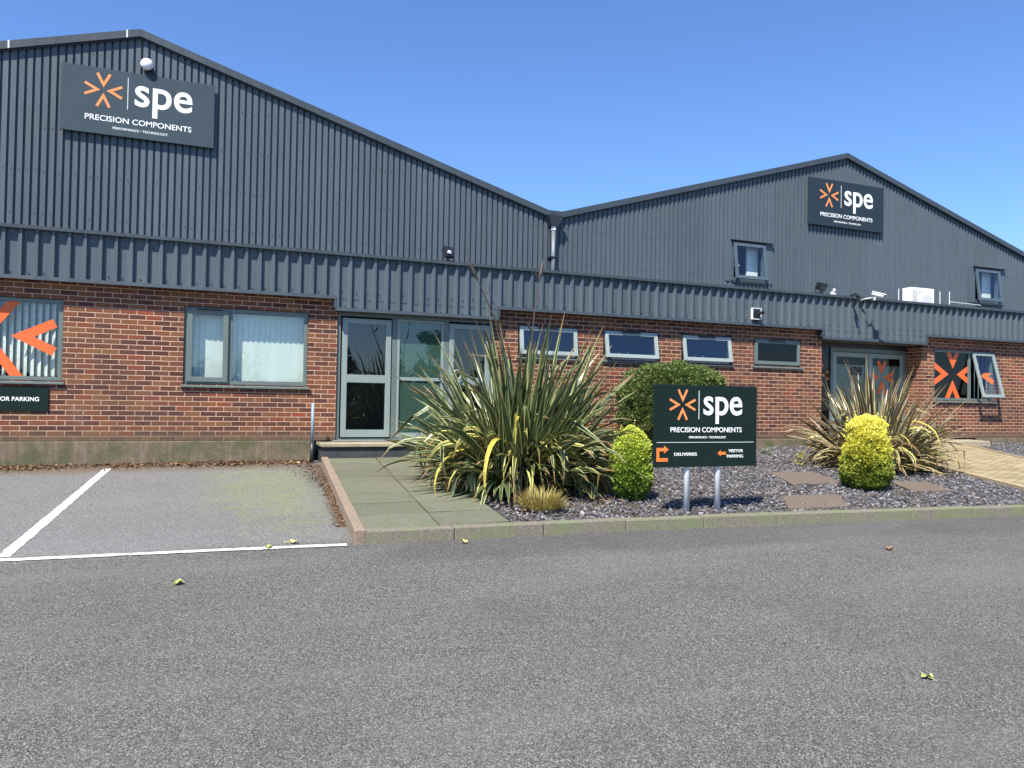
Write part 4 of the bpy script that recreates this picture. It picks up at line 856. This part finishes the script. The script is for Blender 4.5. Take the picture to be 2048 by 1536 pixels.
tuft('ornamental_grass', (3.55, -4.95), 900, .26, .008, TUFT, 'golden spiky grass tuft at the foot of the big striped flax', 3, .17)
def leafball(name, c, rad, n, size, mat, label, seed, z):
    r = random.Random(seed); b = MB()
    for i in range(n):
        d = Vector((r.gauss(0, 1), r.gauss(0, 1), r.gauss(0, 1))).normalized(); p = Vector((c[0], c[1], zB(*c)+z))+d*rad*r.random()**.35; 
        if p.z < zB(p.x, p.y)+.02: p.z = zB(p.x, p.y)+.02
        s_ = size*r.uniform(.6, 1.2); u = (d+Vector((r.gauss(0, .6), r.gauss(0, .6), r.gauss(0, .6)))).normalized(); sd = u.cross(Vector((0, 0, 1))).normalized(); n0 = len(b.v)
        b.v += [p, p+u*s_*.5-sd*s_*.3, p+u*s_, p+u*s_*.5+sd*s_*.3]; b.f.append((n0, n0+1, n0+2, n0+3))
    return b.build(name, mat, label=label, cat='plant')
leafball('yellow_shrub', (3.42, -.98), .22, 1700, .035, YSH, 'small bright yellow shrub between the door step and the striped flax', 5, .22)
leafball('small_seedling', (9.55, -2.35), .12, 120, .05, YSH, 'small yellow-green seedling in the slate left of the bronze flax', 6, .09)
leafball('small_seedling', (9.95, -1.0), .10, 80, .05, BUSHM, 'small green weed in the slate close to the plinth', 7, .06)
tuft('dry_twigs', (6.05, -2.1), 60, .5, .008, DEADL, 'dry brown twigs standing left of the round green bush', 9, .08, (60, 88))
# fallen leaves on the asphalt
def fallen(x, y, s_, mat, label, seed, grp='single leaves fallen on the asphalt'):
    r = random.Random(seed); b = MB(); n = 14; an = r.uniform(0, 6.28); z = zA(x, y)+.012; b.v.append(Vector((x, y, z)))
    for k in range(n):
        a = 6.283*k/n; q = s_*(1 if k % 2 else .62)*(1.2-.5*abs(math.sin(a/2))); b.v.append(Vector((x+q*math.cos(a+an), y+q*math.sin(a+an), z+.025*math.sin(a*1.5+seed)**2)))
    for k in range(n): b.f.append((0, 1+k, 1+(k+1) % n))
    b.tube([(x, y, z), (x-s_*math.cos(an), y-s_*math.sin(an), z+.004), (x-1.5*s_*math.cos(an), y-1.5*s_*math.sin(an), z)], .0025, 4)
    b.build('fallen_leaf', mat, label=label, cat='leaf', group=grp)
GLF = simple('fresh_leaf', (.30, .34, .10), .6, .25, 30); BLF = simple('brown_leaf', (.26, .17, .08), .7, .3, 30); YLF = simple('pale_leaf', (.62, .52, .20), .6, .15, 30)
fallen(-.10, -6.51, .055, GLF, 'curled green leaf on the asphalt below the white bay line', 1)
fallen(.84, -5.45, .055, YLF, 'pale leaf lying just inside the end of the bay line', 2)
fallen(.62, -5.60, .045, GLF, 'yellow-green leaf lying on the white bay line', 8)
fallen(6.26, -7.15, .055, BLF, 'brown leaf on the asphalt below the kerb at the right', 3)
fallen(3.89, -9.55, .045, GLF, 'green leaf alone on the asphalt at the lower right', 4)
fallen(2.36, -5.84, .045, YLF, 'pale leaf against the foot of the kerb by the path', 5)
fallen(1.42, -.30, .13, YLF, 'large pale yellow leaf at the wall foot near the upright pipe', 6)
# ------------------------------------------------------------------ trees across the yard (seen mirrored in the glass)
for k, (x, y, h_, rw) in enumerate(((9.4, -46, 7.0, 2.3), (1.0, -47, 5.6, 3.0), (16.6, -45, 8.6, 2.4), (24.5, -48, 6.2, 3.0), (-6, -50, 7, 3.4), (33, -46, 6.5, 3.2))):
    r = random.Random(40+k); z0 = zA(x, y); e = empty('tree', (x, y, z0), ['bushy tree mirrored in the top pane of the left door', 'tall tree left of the others across the yard', 'slender tree mirrored in the frosted middle pane', 'low wide tree across the yard', 'spreading tree at the far left across the yard', 'low tree at the far right across the yard'][k], 'tree', 'trees across the yard')
    t = MB(); t.tube([(x, y, z0), (x+.1, y, z0+h_*.45), (x, y, z0+h_*.75)], [.22, .15, .06], 8)
    for q in range(5): a = q*1.3; t.tube([(x+.05, y, z0+h_*(.3+.06*q)), (x+math.cos(a)*rw*.5, y+math.sin(a)*rw*.5, z0+h_*(.5+.06*q))], [.09, .03], 6)
    t.build('trunk', BARK, e); b = MB(); cl = [(Vector((r.gauss(0, rw*.38), r.gauss(0, rw*.38), h_*r.uniform(.3, .88))), r.uniform(.6, 1.1)*rw*.36) for _ in range(16)]
    for i in range(4200):
        cc_, cr_ = r.choice(cl); d = Vector((r.gauss(0, 1), r.gauss(0, 1), r.gauss(0, 1))).normalized(); p = Vector((x, y, z0))+cc_+d*cr_*r.random()**.4
        u = Vector((r.gauss(0, 1), r.gauss(0, 1), r.gauss(0, 1))).normalized(); sd = u.cross(d).normalized(); s_ = r.uniform(.12, .26); n0 = len(b.v)
        b.v += [p-sd*s_*.4, p+u*s_, p+sd*s_*.4, p-u*s_*.6]; b.f.append((n0, n0+1, n0+2, n0+3))
    b.build('crown', TREEM, e)
hd = MB(); r = random.Random(77)
for i in range(12000):
    x = r.uniform(-30, 50); y = -44+r.gauss(0, .5); z = zA(x, y)+r.random()*(3.9+.6*math.sin(x*.9)); s_ = r.uniform(.15, .3); u = Vector((r.gauss(0, 1), r.gauss(0, 1), r.gauss(0, 1))).normalized(); sd = u.cross(Vector((0, 1, .2))).normalized(); p = Vector((x, y, z)); n0 = len(hd.v)
    hd.v += [p-sd*s_*.5, p+u*s_, p+sd*s_*.5, p-u*s_*.6]; hd.f.append((n0, n0+1, n0+2, n0+3))
hd.build('hedge', TREEM, label='dark hedge across the yard, mirrored low in the door glass', cat='hedge')
